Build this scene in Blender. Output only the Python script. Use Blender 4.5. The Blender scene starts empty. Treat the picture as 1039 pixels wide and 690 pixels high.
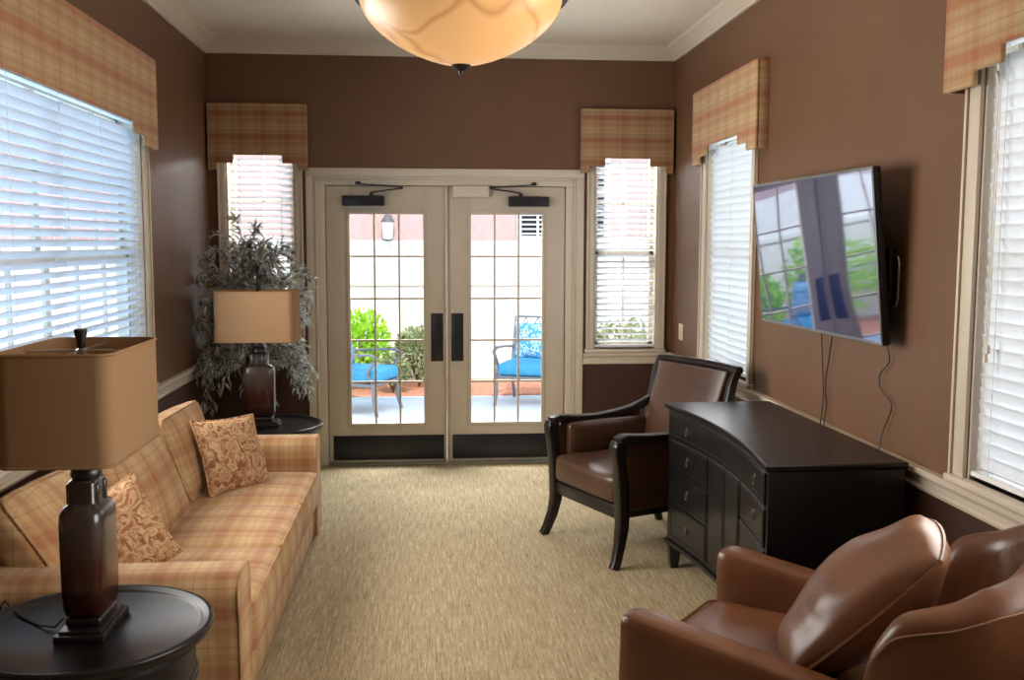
import bpy, bmesh, math, random
from mathutils import Vector, Matrix, Euler, noise
random.seed(7)
R = math.radians
sc = bpy.context.scene
COL = sc.collection

# ------------------------------------------------------------------ colours / materials
def lin(r, g, b):
    f = lambda c: (c/255)/12.92 if c <= 10 else ((c/255+.055)/1.055)**2.4
    return (f(r), f(g), f(b), 1.0)

class NT:
    """tiny node-tree writer"""
    def __init__(s, name):
        s.m = bpy.data.materials.new(name); s.m.use_nodes = True
        s.t = s.m.node_tree; s.t.nodes.clear()
        s.out = s.n('ShaderNodeOutputMaterial')
    def n(s, typ, **kw):
        x = s.t.nodes.new(typ)
        for k, v in kw.items(): setattr(x, k, v)
        return x
    def l(s, a, b): s.t.links.new(a, b)
    def put(s, sock, v):
        if isinstance(v, bpy.types.NodeSocket): s.l(v, sock)
        else: sock.default_value = v
    def math(s, op, a, b=0.0, c=None, clamp=False):
        x = s.n('ShaderNodeMath', operation=op, use_clamp=clamp)
        s.put(x.inputs[0], a); s.put(x.inputs[1], b)
        if c is not None: s.put(x.inputs[2], c)
        return x.outputs[0]
    def mix(s, f, a, b, blend='MIX'):
        x = s.n('ShaderNodeMix', data_type='RGBA', blend_type=blend)
        s.put(x.inputs[0], f); s.put(x.inputs[6], a); s.put(x.inputs[7], b)
        return x.outputs[2]
    def coord(s, which='Object'): return s.n('ShaderNodeTexCoord').outputs[which]
    def mapping(s, v, scale=(1, 1, 1), loc=(0, 0, 0), rot=(0, 0, 0)):
        x = s.n('ShaderNodeMapping'); s.l(v, x.inputs[0])
        x.inputs['Scale'].default_value = scale; x.inputs['Location'].default_value = loc; x.inputs['Rotation'].default_value = rot
        return x.outputs[0]
    def noise(s, v, scale=5, detail=4, rough=.5, dist=0.0, out=0):
        x = s.n('ShaderNodeTexNoise'); s.l(v, x.inputs['Vector'])
        x.inputs['Scale'].default_value = scale; x.inputs['Detail'].default_value = detail
        x.inputs['Roughness'].default_value = rough; x.inputs['Distortion'].default_value = dist
        return x.outputs[out]
    def ramp(s, f, stops, interp='LINEAR'):
        x = s.n('ShaderNodeValToRGB'); s.l(f, x.inputs[0]); cr = x.color_ramp; cr.interpolation = interp
        while len(cr.elements) < len(stops): cr.elements.new(.5)
        for e, (p, c) in zip(cr.elements, stops): e.position = p; e.color = c
        return x.outputs[0]
    def bump(s, h, strength=.2, dist=.01):
        x = s.n('ShaderNodeBump'); s.l(h, x.inputs['Height'])
        x.inputs['Strength'].default_value = strength; x.inputs['Distance'].default_value = dist
        return x.outputs[0]
    def bsdf(s, color, rough=.5, metal=0.0, spec=.5, normal=None, **kw):
        b = s.n('ShaderNodeBsdfPrincipled')
        s.put(b.inputs['Base Color'], color); s.put(b.inputs['Roughness'], rough); s.put(b.inputs['Metallic'], metal)
        s.put(b.inputs['Specular IOR Level'], spec)
        if normal is not None: s.l(normal, b.inputs['Normal'])
        for k, v in kw.items(): s.put(b.inputs[k.replace('_', ' ')], v)
        s.l(b.outputs[0], s.out.inputs[0]); return b

M = {}
def simple(name, rgb, rough=.5, metal=0.0, spec=.5, var=.08, vscale=12, bump=0.0, bscale=60, **kw):
    t = NT(name); c = t.coord()
    nz = t.noise(c, vscale, 3)
    a = lin(*rgb); d = tuple(x*(1-var) for x in a[:3])+(1,); u = tuple(min(1, x*(1+var)) for x in a[:3])+(1,)
    col = t.ramp(nz, [(.3, d), (.7, u)])
    nrm = t.bump(t.noise(c, bscale, 3), bump, .004) if bump else None
    t.bsdf(col, rough, metal, spec, nrm, **kw)
    M[name] = t.m

simple('cream_trim', (206, 193, 174), .42, var=.02)
simple('cream_door', (196, 183, 163), .40, var=.02)
simple('ceiling_paint', (226, 215, 197), .85, var=.02)
simple('black_metal', (26, 26, 30), .42, spec=.4)
simple('kick_metal', (26, 27, 33), .38, spec=.5)
simple('silver_metal', (190, 188, 182), .32, .9)
simple('door_gap', (25, 20, 18), .8)
simple('black_plastic', (14, 14, 16), .35)
simple('slat_white', (235, 236, 236), .5, var=.01)
simple('ivory_plastic', (222, 208, 184), .4, var=.01)
simple('wood_frame', (30, 24, 22), .33, spec=.5, var=.2, vscale=8)
simple('chest_wood', (22, 20, 21), .30, spec=.5, var=.25, vscale=5)
simple('table_wood', (26, 22, 22), .30, spec=.32, var=.25, vscale=5)
simple('bezel_grey', (120, 120, 124), .35, .5)
simple('bronze', (44, 36, 32), .4, .6)
simple('pull_metal', (120, 115, 110), .3, .9)
simple('lamp_dark', (26, 21, 20), .35)
simple('shade_lining', (110, 84, 60), .8)
simple('patio_concrete', (196, 204, 214), .85, var=.06, vscale=2)
simple('stucco_white', (236, 230, 222), .9)
simple('stucco_pink', (190, 156, 152), .9)
simple('patio_metal', (120, 122, 128), .45, .3)
simple('patio_blue', (60, 150, 190), .8)
simple('mulch', (196, 128, 100), .95, var=.4, vscale=30, bump=.6, bscale=30)
simple('roof_edge', (210, 205, 195), .8)
simple('soil', (60, 45, 35), .95)
simple('planter', (58, 44, 36), .5)
simple('stem_brown', (92, 76, 60), .8)
simple('cord_black', (16, 15, 15), .5)
simple('lantern_metal', (92, 94, 92), .5, .2)

def leather(name, rgb, rough, var=.18):
    t = NT(name); c = t.coord()
    n1 = t.noise(c, 6, 4, .6); n2 = t.noise(c, 160, 2, .5)
    a = lin(*rgb)
    col = t.ramp(n1, [(.3, tuple(x*(1-var) for x in a[:3])+(1,)), (.7, tuple(x*(1+var) for x in a[:3])+(1,))])
    r = t.math('MULTIPLY_ADD', n1, .18, rough-.09)
    h = t.math('ADD', t.math('MULTIPLY', n1, 1.2), t.math('MULTIPLY', n2, .12))
    t.bsdf(col, r, 0, .5, t.bump(h, .22, .012))
    M[name] = t.m
leather('leather_tan', (96, 58, 34), .33)
leather('leather_dark', (72, 48, 33), .36)
leather('leather_pillow', (104, 66, 41), .38)

def wall_mat(name, rgb, groove=True, rough=.42):
    t = NT(name); g = t.n('ShaderNodeNewGeometry')
    sp = t.n('ShaderNodeSeparateXYZ'); t.l(g.outputs['Position'], sp.inputs[0])
    h = t.math('ADD', sp.outputs[0], sp.outputs[1])
    f = t.math('FRACT', t.math('MULTIPLY', h, 1/.105))
    line = t.math('COMPARE', f, .5, .045)
    nz = t.noise(g.outputs['Position'], 3, 3)
    a = lin(*rgb)
    col = t.ramp(nz, [(.3, tuple(x*.94 for x in a[:3])+(1,)), (.7, tuple(x*1.06 for x in a[:3])+(1,))])
    fine = t.noise(g.outputs['Position'], 90, 2)
    hh = t.math('ADD', t.math('MULTIPLY', line, -.6 if groove else 0), t.math('MULTIPLY', fine, .10))
    t.bsdf(col, rough, 0, .45, t.bump(hh, .35, .004))
    M[name] = t.m
wall_mat('wall_paint', (104, 73, 49), True, .5)
wall_mat('back_wall_paint', (104, 73, 49), False, .5)
wall_mat('wainscot_paint', (70, 46, 36))

# carpet
t = NT('carpet'); g = t.n('ShaderNodeNewGeometry').outputs['Position']
s1 = t.noise(t.mapping(g, (105, 5, 1)), 1.0, 3, .65)
s2 = t.noise(t.mapping(g, (230, 20, 1)), 1.0, 2, .6)
s3 = t.noise(g, 1.3, 2)
v = t.math('ADD', t.math('MULTIPLY', s1, .6), t.math('MULTIPLY', s2, .4))
col = t.ramp(v, [(.34, lin(126, 108, 80)), (.47, lin(166, 149, 118)), (.56, lin(182, 166, 134)), (.68, lin(212, 200, 172))])
col = t.mix(t.math('MULTIPLY', s3, .2), col, lin(150, 130, 98))
t.bsdf(col, .95, 0, .15, t.bump(v, .5, .006)); M['carpet'] = t.m

# plaid upholstery (object space, follows whichever faces it is on)
def plaid(name, base, rust, cream, dark, period, off=(0, 0, 0), gain=1.0, horiz=1.0):
    t = NT(name); tc = t.n('ShaderNodeTexCoord')
    sp = t.n('ShaderNodeSeparateXYZ'); t.l(t.mapping(tc.outputs['Object'], loc=off), sp.inputs[0])
    ns = t.n('ShaderNodeSeparateXYZ'); t.l(tc.outputs['Normal'], ns.inputs[0])
    tot = None
    z = (0, 0, 0, 1); Rr = (.8, 0, 0, 1); Gg = (0, .9, 0, 1); Bb = (0, 0, 1, 1); R2 = (.4, 0, 0, 1)
    for k in (0, 1, 2):
        f = t.math('FRACT', t.math('MULTIPLY', sp.outputs[k], 1/period))
        rp = t.ramp(f, [(0, z), (.05, R2), (.09, Rr), (.27, R2), (.31, z), (.40, Bb), (.425, z), (.50, Gg), (.60, Bb), (.62, Gg), (.74, z), (.84, R2), (.93, z)], 'CONSTANT')
        w = t.math('SUBTRACT', 1.0, t.math('MULTIPLY', t.math('SUBTRACT', t.math('ABSOLUTE', ns.outputs[k]), .55), 4.0, clamp=True), clamp=True)
        w = t.math('MULTIPLY', w, horiz if k == 2 else 2-horiz)
        v = t.n('ShaderNodeVectorMath', operation='SCALE'); t.l(rp, v.inputs[0]); t.l(w, v.inputs['Scale'])
        if tot is None: tot = v.outputs[0]
        else:
            a = t.n('ShaderNodeVectorMath', operation='ADD'); t.l(tot, a.inputs[0]); t.l(v.outputs[0], a.inputs[1]); tot = a.outputs[0]
    ts = t.n('ShaderNodeSeparateXYZ'); t.l(tot, ts.inputs[0])
    sm = tc.outputs['Object']
    fz = t.noise(sm, 220, 2, .6); bz = t.noise(sm, 7, 3)
    c = t.mix(t.math('MULTIPLY', ts.outputs[1], .45*gain, clamp=True), lin(*base), lin(*cream))
    c = t.mix(t.math('MULTIPLY', ts.outputs[0], .52*gain, clamp=True), c, lin(*rust))
    c = t.mix(t.math('MULTIPLY', ts.outputs[2], .19*gain, clamp=True), c, lin(*dark))
    c = t.mix(t.math('MULTIPLY', fz, .22), c, lin(*cream))
    c = t.mix(t.math('MULTIPLY', bz, .10), c, lin(*rust))
    t.bsdf(c, .9, 0, .2, t.bump(fz, .25, .003), Sheen_Weight=.15)
    M[name] = t.m
plaid('sofa_plaid', (180, 144, 99), (154, 96, 64), (198, 168, 125), (100, 72, 50), .215, gain=1.2)
plaid('valance_plaid', (172, 142, 104), (158, 88, 62), (186, 160, 120), (84, 60, 46), .20, (.03, 0, .06), 1.1, 1.35)
plaid('valance_plaid_shaded', (158, 126, 92), (138, 80, 58), (172, 144, 108), (72, 52, 42), .17, (.03, 0, .06), 1.2, 1.3)  # back wall copy of the plaid, its shade put into darker colours

def paisley(name, a, b, c_, d):
    t = NT(name); o = t.coord()
    n = t.noise(o, 7, 4, .6, 2.2)
    vor = t.n('ShaderNodeTexVoronoi'); t.l(t.mix(.16, o, t.noise(o, 9, 3, .5, 0, 1)), vor.inputs['Vector']); vor.inputs['Scale'].default_value = 14
    w = t.math('SINE', t.math('MULTIPLY', vor.outputs['Distance'], 16))
    f = t.math('ADD', t.math('MULTIPLY', w, .16), n)
    col = t.ramp(f, [(.28, lin(*a)), (.42, lin(*b)), (.52, lin(*c_)), (.62, lin(*b)), (.74, lin(*d))])
    t.bsdf(col, .85, 0, .2, t.bump(f, .35, .006)); M[name] = t.m
paisley('paisley_rust', (142, 94, 64), (184, 142, 102), (208, 180, 144), (164, 108, 76))

# sun-burnt shade linen
def linen(name, rgb):
    t = NT(name); o = t.coord()
    n = t.noise(t.mapping(o, (1, 1, 1)), 300, 2)
    a = lin(*rgb)
    col = t.ramp(n, [(.3, tuple(x*.92 for x in a[:3])+(1,)), (.7, tuple(x*1.06 for x in a[:3])+(1,))])
    b = t.bsdf(col, .9, 0, .1, t.bump(n, .15, .002))
    tr = t.n('ShaderNodeBsdfTranslucent'); t.l(col, tr.inputs[0])
    mx = t.n('ShaderNodeMixShader'); mx.inputs[0].default_value = .22
    t.l(b.outputs[0], mx.inputs[1]); t.l(tr.outputs[0], mx.inputs[2]); t.l(mx.outputs[0], t.out.inputs[0])
    M[name] = t.m
linen('shade_linen', (162, 129, 95))

# drip glazed ceramic: grey metallic shoulder running into oxblood brown
t = NT('glaze'); o = t.coord(); sp = t.n('ShaderNodeSeparateXYZ'); t.l(o, sp.inputs[0])
st = t.noise(t.mapping(o, (45, 45, 4)), 1.0, 3, .6)
h = t.math('ADD', sp.outputs[2], t.math('MULTIPLY', t.math('SUBTRACT', st, .5), .20))
col = t.ramp(t.math('MULTIPLY', h, 2.0), [(.20, lin(44, 18, 12)), (.42, lin(58, 26, 16)), (.50, lin(62, 46, 38)), (.66, lin(72, 60, 53)), (.8, lin(50, 42, 38))])
t.bsdf(col, .24, 0, .45, t.bump(st, .12, .004), Coat_Weight=.25, Coat_Roughness=.12); M['glaze'] = t.m

# translucent blind slats
def slat(name, rgb, trans):
    t = NT(name)
    b = t.bsdf(lin(*rgb), .45, 0, .4)
    tr = t.n('ShaderNodeBsdfTranslucent'); tr.inputs[0].default_value = lin(*rgb)
    mx = t.n('ShaderNodeMixShader'); mx.inputs[0].default_value = trans
    t.l(b.outputs[0], mx.inputs[1]); t.l(tr.outputs[0], mx.inputs[2]); t.l(mx.outputs[0], t.out.inputs[0])
    M[name] = t.m
slat('slats', (236, 238, 240), .36)

# window glass
t = NT('glass'); tr = t.n('ShaderNodeBsdfTransparent'); gl = t.n('ShaderNodeBsdfGlossy'); gl.inputs['Roughness'].default_value = .02
fr = t.n('ShaderNodeLayerWeight'); fr.inputs[0].default_value = .5
mx = t.n('ShaderNodeMixShader'); t.l(t.math('MULTIPLY_ADD', t.math('POWER', fr.outputs['Facing'], 5.0), .8, .03), mx.inputs[0]); t.l(tr.outputs[0], mx.inputs[1]); t.l(gl.outputs[0], mx.inputs[2]); t.l(mx.outputs[0], t.out.inputs[0])
tr.inputs[0].default_value = (.95, .97, .98, 1); M['glass'] = t.m

# tv screen
t = NT('screen'); o = t.coord()
n = t.noise(o, 1.3, 0)
gl = t.n('ShaderNodeBsdfGlossy'); gl.inputs['Color'].default_value = (.62, .66, .78, 1); gl.inputs['Roughness'].default_value = .035
t.l(t.bump(n, .22, .05), gl.inputs['Normal'])
df = t.n('ShaderNodeBsdfDiffuse'); df.inputs[0].default_value = lin(36, 52, 105)
mx = t.n('ShaderNodeMixShader'); mx.inputs[0].default_value = .58
t.l(df.outputs[0], mx.inputs[1]); t.l(gl.outputs[0], mx.inputs[2]); t.l(mx.outputs[0], t.out.inputs[0]); M['screen'] = t.m

# lit alabaster bowl
t = NT('alabaster'); o = t.coord()
nz = t.noise(o, 2.6, 2, .5, 0, 1)
wv = t.n('ShaderNodeTexVoronoi', feature='DISTANCE_TO_EDGE'); t.l(t.mix(.35, o, nz), wv.inputs['Vector']); wv.inputs['Scale'].default_value = 3.2
vein = t.ramp(wv.outputs['Distance'], [(0, (1, 1, 1, 1)), (.022, (.5, .5, .5, 1)), (.05, (0, 0, 0, 1))])
cl = t.noise(o, 4, 3)
c1 = t.mix(cl, lin(255, 190, 116), lin(255, 204, 142))
c2 = t.mix(t.math('MULTIPLY', vein, .75), c1, lin(204, 140, 78))
b = t.bsdf(t.mix(.5, c2, lin(120, 80, 50)), .35, 0, .4, None, Emission_Color=c2, Emission_Strength=.37)
M['alabaster'] = t.m

def foliage(name, cols, rough=.6, trans=.25, scale=25):
    t = NT(name); o = t.coord()
    n = t.noise(o, scale, 2, .6)
    k = len(cols)
    col = t.ramp(n, [(.32+.36*i/(k-1), lin(*c)) for i, c in enumerate(cols)])
    b = t.bsdf(col, rough, 0, .3)
    tr = t.n('ShaderNodeBsdfTranslucent'); t.l(col, tr.inputs[0])
    mx = t.n('ShaderNodeMixShader'); mx.inputs[0].default_value = trans
    t.l(b.outputs[0], mx.inputs[1]); t.l(tr.outputs[0], mx.inputs[2]); t.l(mx.outputs[0], t.out.inputs[0])
    M[name] = t.m
foliage('silver_leaves', [(84, 88, 86), (156, 158, 153), (206, 206, 200), (240, 239, 232)])
foliage('lime_leaves', [(120, 180, 40), (170, 215, 60), (200, 235, 90)], trans=.4, scale=9)
foliage('olive_leaves', [(96, 112, 70), (150, 160, 110), (190, 190, 150)], scale=9)
t = NT('patio_pattern'); o = t.coord(); vo = t.n('ShaderNodeTexVoronoi'); t.l(o, vo.inputs['Vector']); vo.inputs['Scale'].default_value = 22
t.bsdf(t.ramp(vo.outputs['Distance'], [(.25, lin(36, 120, 165)), (.4, lin(190, 210, 220)), (.6, lin(60, 140, 180))]), .85); M['patio_pattern'] = t.m
t = NT('lantern_glass'); t.bsdf(lin(235, 235, 228), .3, 0, .5); M['lantern_glass'] = t.m

# ------------------------------------------------------------------ mesh helpers
def bm_(): return bmesh.new()
def xf(bm, vs, mat):
    if mat is not None: bmesh.ops.transform(bm, matrix=mat, verts=vs)
def box(bm, lo, hi, bev=0.0, seg=2, mat=None):
    lo = Vector(lo); hi = Vector(hi); c = (lo+hi)/2; s = hi-lo
    r = bmesh.ops.create_cube(bm, size=1.0)
    vs = r['verts']
    for v in vs: v.co = Vector((v.co.x*s.x, v.co.y*s.y, v.co.z*s.z))+c
    if bev > 0:
        es = list({e for v in vs for e in v.link_edges})
        rr = bmesh.ops.bevel(bm, geom=es, offset=min(bev, min(abs(s.x), abs(s.y), abs(s.z))*.49), segments=seg, profile=.5, affect='EDGES', clamp_overlap=True)
        vs = list({v for f in rr['faces'] for v in f.verts})
    xf(bm, vs, mat)
def loft(bm, rings, cap=True, mat=None, closed=True, wrap=False):
    rows = [[bm.verts.new(Vector(p)) for p in r] for r in rings]
    n = len(rows[0]); k = len(rows)
    for i in range(k if wrap else k-1):
        a = rows[i]; b = rows[(i+1) % k]
        for j in range(n if closed else n-1):
            q = (j+1) % n
            try: bm.faces.new((a[j], a[q], b[q], b[j]))
            except ValueError: pass
    if cap and not wrap and closed:
        bm.faces.new(list(reversed(rows[0]))); bm.faces.new(rows[-1])
    xf(bm, [v for r in rows for v in r], mat)
def frames(pts):
    pts = [Vector(p) for p in pts]; out = []; nrm = None
    for i, p in enumerate(pts):
        t = (pts[min(i+1, len(pts)-1)]-pts[max(i-1, 0)]).normalized()
        if nrm is None:
            up = Vector((0, 0, 1)) if abs(t.z) < .9 else Vector((1, 0, 0))
            nrm = (up-t*up.dot(t)).normalized()
        else: nrm = (nrm-t*nrm.dot(t)).normalized()
        out.append((p, t, nrm, t.cross(nrm)))
    return out
def tube(bm, pts, r, n=8, mat=None, closed=False):
    if closed:
        pts = [Vector(p) for p in pts]
        k = len(pts); rings = []
        nrm = None
        for i, p in enumerate(pts):
            t = (pts[(i+1) % k]-pts[i-1]).normalized()
            if nrm is None:
                up = Vector((0, 0, 1)) if abs(t.z) < .9 else Vector((1, 0, 0))
                nrm = (up-t*up.dot(t)).normalized()
            else: nrm = (nrm-t*nrm.dot(t)).normalized()
            b = t.cross(nrm)
            rings.append([p+r*(math.cos(2*math.pi*j/n)*nrm+math.sin(2*math.pi*j/n)*b) for j in range(n)])
        loft(bm, rings, False, mat, wrap=True); return
    rings = []
    for i, (p, t, a, b) in enumerate(frames(pts)):
        rr = r[i] if isinstance(r, (list, tuple)) else r
        rings.append([p+rr*(math.cos(2*math.pi*j/n)*a+math.sin(2*math.pi*j/n)*b) for j in range(n)])
    loft(bm, rings, True, mat)
def beam(bm, pts, w, h, side, mat=None, rnd=.25):
    """rounded-rect section swept along pts; w along `side`, h across it"""
    pts = [Vector(p) for p in pts]; side = Vector(side).normalized(); rings = []
    for i, p in enumerate(pts):
        t = (pts[min(i+1, len(pts)-1)]-pts[max(i-1, 0)]).normalized()
        s = (side-t*side.dot(t)).normalized(); u = t.cross(s)
        ww = (w[i] if isinstance(w, (list, tuple)) else w)/2; hh = (h[i] if isinstance(h, (list, tuple)) else h)/2
        c = rnd*min(ww, hh)
        sec = [(ww-c, hh), (ww-.3*c, hh-.3*c), (ww, hh-c), (ww, -hh+c), (ww-.3*c, -hh+.3*c), (ww-c, -hh), (-ww+c, -hh), (-ww+.3*c, -hh+.3*c), (-ww, -hh+c), (-ww, hh-c), (-ww+.3*c, hh-.3*c), (-ww+c, hh)]
        rings.append([p+s*a+u*b for a, b in sec])
    loft(bm, rings, True, mat)
def lathe(bm, prof, n=40, mat=None, cap=True):
    loft(bm, [[(r*math.cos(2*math.pi*j/n), r*math.sin(2*math.pi*j/n), z) for j in range(n)] for r, z in prof], cap, mat)
def squircle(a, b, n, e=4.0):
    out = []
    for j in range(n):
        th = 2*math.pi*j/n; c = math.cos(th); s = math.sin(th)
        out.append((a*math.copysign(abs(c)**(2/e), c), b*math.copysign(abs(s)**(2/e), s)))
    return out
def prism(bm, poly, y0, y1, mat=None):
    """polygon in (x, z), extruded along y"""
    a = [bm.verts.new((x, y0, z)) for x, z in poly]; b = [bm.verts.new((x, y1, z)) for x, z in poly]
    n = len(poly)
    for j in range(n):
        q = (j+1) % n; bm.faces.new((a[j], a[q], b[q], b[j]))
    bm.faces.new(list(reversed(a))); bm.faces.new(b)
    xf(bm, a+b, mat)
def cushion(bm, size, r=.04, puff=(0, 0, 0), n=10, mat=None, wob=0.0, seed=0):
    """soft box: size xyz, edge radius r, puff along each axis"""
    r0 = bmesh.ops.create_cube(bm, size=1.0)
    es = list({e for v in r0['verts'] for e in v.link_edges})
    before = set(bm.verts)-set(r0['verts'])
    bmesh.ops.subdivide_edges(bm, edges=es, cuts=n, use_grid_fill=True)
    vs = [v for v in bm.verts if v not in before]
    S = Vector(size)
    for v in vs:
        u = [max(-1, min(1, v.co[k]*2)) for k in range(3)]
        u = [math.copysign(1-(1-abs(x))**1.25, x) for x in u]
        p = Vector([u[k]*S[k]/2 for k in range(3)])
        q = Vector([max(-(S[k]/2-r), min(S[k]/2-r, p[k])) for k in range(3)])
        d = p-q
        if d.length > 1e-9: p = q+d.normalized()*r
        for k in range(3):
            if puff[k]:
                o = [x for x in range(3) if x != k]
                p[k] += math.copysign(1, u[k])*abs(u[k])**1.5*puff[k]*(1-u[o[0]]**2)*(1-u[o[1]]**2)
        if wob: p += noise.noise_vector(p*7+Vector((seed*3.1, seed, 0)))*wob
        v.co = p
    xf(bm, vs, mat)
def pillow(bm, w, h, t, n=16, mat=None, seed=0, wob=.01, rnd=0.0, crease=0.0):
    """knife-edge throw pillow in the xz plane, thickness along y"""
    vs = []
    def grid(sgn):
        g = []
        for i in range(n+1):
            row = []
            for j in range(n+1):
                u = -1+2*i/n; v = -1+2*j/n
                e = ((1-u*u)*(1-v*v))
                x, z = pillow_uv(u, v, w, h, rnd)
                y = sgn*t/2*max(0, e)**.42
                p = Vector((x, y, z))
                if crease and e > 1e-6:
                    k = math.exp(-((max(abs(u), abs(v))-.8)/.2)**2); p.y -= sgn*crease*k*max(0, math.sin(9*(u+.3*v))*math.sin(8*v+2))
                if e > 1e-6: p += noise.noise_vector(Vector((x, z, sgn))*6+Vector((seed*2.3, 0, seed)))*wob*min(1, e*3)
                row.append(p)
            g.append(row)
        return g
    A = grid(-1); B = grid(1); va = {}; vb = {}
    for i in range(n+1):
        for j in range(n+1):
            va[i, j] = bm.verts.new(A[i][j]); vs.append(va[i, j])
            if i in (0, n) or j in (0, n): vb[i, j] = va[i, j]
            else: vb[i, j] = bm.verts.new(B[i][j]); vs.append(vb[i, j])
    for i in range(n):
        for j in range(n):
            bm.faces.new((va[i, j], va[i+1, j], va[i+1, j+1], va[i, j+1]))
            bm.faces.new((vb[i, j+1], vb[i+1, j+1], vb[i+1, j], vb[i, j]))
    xf(bm, vs, mat)
def pillow_uv(u, v, w, h, rnd):
    if rnd: return u*math.sqrt(1-rnd*v*v/2)*w/2, v*math.sqrt(1-rnd*u*u/2)*h/2
    return u*w/2*(1-.07*(1-v*v)), v*h/2*(1-.07*(1-u*u))
def pillow_edge(w, h, n=24, rnd=0.0):
    pts = []
    for k, (a, b) in enumerate([((-1, -1), (1, -1)), ((1, -1), (1, 1)), ((1, 1), (-1, 1)), ((-1, 1), (-1, -1))]):
        for i in range(n):
            f = i/n; u = a[0]+(b[0]-a[0])*f; v = a[1]+(b[1]-a[1])*f
            x, z = pillow_uv(u, v, w, h, rnd); pts.append(Vector((x, 0, z)))
    return pts

def obj(name, bm, m, parent=None, smooth=38, bevel=0.0, loc=None, rotz=None, subd=0, recalc=True):
    if recalc: bmesh.ops.recalc_face_normals(bm, faces=bm.faces[:])
    me = bpy.data.meshes.new(name); bm.to_mesh(me); bm.free()
    for x in (m if isinstance(m, (list, tuple)) else [m]): me.materials.append(M[x])
    if smooth:
        me.polygons.foreach_set('use_smooth', [True]*len(me.polygons)); me.set_sharp_from_angle(angle=R(smooth))
    o = bpy.data.objects.new(name, me); COL.objects.link(o)
    if parent is not None: o.parent = parent
    if loc is not None: o.location = loc
    if rotz is not None: o.rotation_euler = (0, 0, rotz)
    if bevel:
        b = o.modifiers.new('bevel', 'BEVEL'); b.width = bevel; b.segments = 2; b.limit_method = 'ANGLE'; b.angle_limit = R(35)
    if subd:
        s = o.modifiers.new('subd', 'SUBSURF'); s.levels = subd; s.render_levels = subd
    return o
def tag(o, label=None, cat=None, group=None, kind=None):
    if label: o['label'] = label
    if cat: o['category'] = cat
    if group: o['group'] = group
    if kind: o['kind'] = kind
    return o
def adopt(o, parent):
    o.parent = parent
    o.matrix_parent_inverse = (Matrix.Translation(parent.location) @ parent.rotation_euler.to_matrix().to_4x4()).inverted()
    return o
def thing(name, label, cat, loc=(0, 0, 0), rotz=0.0, group=None):
    o = bpy.data.objects.new(name, None); COL.objects.link(o); o.empty_display_size = .1
    o.location = loc; o.rotation_euler = (0, 0, rotz)
    return tag(o, label, cat, group)
def struct(name, bm, m, parent=None, **kw):
    o = obj(name, bm, m, parent, **kw)
    if parent is None: o['kind'] = 'structure'
    return o
def sroot(name, loc=(0, 0, 0), rotz=0.0):
    o = bpy.data.objects.new(name, None); COL.objects.link(o); o.location = loc; o.rotation_euler = (0, 0, rotz); o['kind'] = 'structure'
    o.empty_display_size = .1
    return o

# ------------------------------------------------------------------ room
XL, XR, YR, ZC, TH = -1.79, 1.775, -9.4, 3.235, .16
RAIL0, RAIL1 = .785, .875
W_LEFT, W_RIGHT = R(90), R(-90)     # local -y is the room side, local x runs along the wall

def wall(name, u0, u1, holes, loc, rotz, mats, z1=ZC, split=.82):
    us = sorted({u0, u1, *[h[0] for h in holes], *[h[1] for h in holes]})
    zs = sorted({0.0, z1, split, *[h[2] for h in holes], *[h[3] for h in holes]})
    def hole(i, k):
        if i < 0 or k < 0 or i >= len(us)-1 or k >= len(zs)-1: return True
        a = (us[i]+us[i+1])/2; b = (zs[k]+zs[k+1])/2
        return any(h[0] < a < h[1] and h[2] < b < h[3] for h in holes)
    bm = bm_(); V = {}
    def vt(u, y, z):
        if (u, y, z) not in V: V[u, y, z] = bm.verts.new((u, y, z))
        return V[u, y, z]
    for i in range(len(us)-1):
        for k in range(len(zs)-1):
            if hole(i, k): continue
            a, b, c, d = us[i], us[i+1], zs[k], zs[k+1]
            mi = 1 if d <= split+1e-6 else 0
            F = [[(a, 0, c), (b, 0, c), (b, 0, d), (a, 0, d)], [(a, TH, d), (b, TH, d), (b, TH, c), (a, TH, c)]]
            if hole(i-1, k): F.append([(a, 0, c), (a, 0, d), (a, TH, d), (a, TH, c)])
            if hole(i+1, k): F.append([(b, TH, c), (b, TH, d), (b, 0, d), (b, 0, c)])
            if hole(i, k-1): F.append([(a, TH, c), (b, TH, c), (b, 0, c), (a, 0, c)])
            if hole(i, k+1): F.append([(a, 0, d), (b, 0, d), (b, TH, d), (a, TH, d)])
            for f in F:
                fc = bm.faces.new([vt(*p) for p in f]); fc.material_index = mi
    return struct(name, bm, mats, loc=loc, rotz=rotz, smooth=0)

WZ0, WZ1 = .905, 2.47
DOOR = (-1.0, 1.0, 0.0, 2.235)
W_BL, W_BR = (-1.66, -1.15), (1.15, 1.655)
W_L = (-4.22, -1.755)                 # along +Y
W_RS, W_RB = (.945, 1.925), (4.35, 6.5)   # along -Y
wall('wall_back', XL-TH, XR+TH, [DOOR, (*W_BL, WZ0, WZ1), (*W_BR, WZ0, WZ1)], (0, 0, 0), 0, ['back_wall_paint', 'wainscot_paint'])
wall('wall_left', YR, 0, [(*W_L, WZ0, WZ1)], (XL, 0, 0), W_LEFT, ['wall_paint', 'wainscot_paint'])
wall('wall_right', 0, -YR, [(*W_RS, WZ0, WZ1), (*W_RB, WZ0, WZ1)], (XR, 0, 0), W_RIGHT, ['wall_paint', 'wainscot_paint'])
bm = bm_(); box(bm, (XL-TH, YR-TH, 0), (XR+TH, YR, ZC)); struct('wall_rear', bm, 'back_wall_paint', smooth=0)
bm = bm_(); box(bm, (XL-TH, YR-TH, -.12), (XR+TH, TH, 0)); struct('floor', bm, 'carpet', smooth=0)
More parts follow.
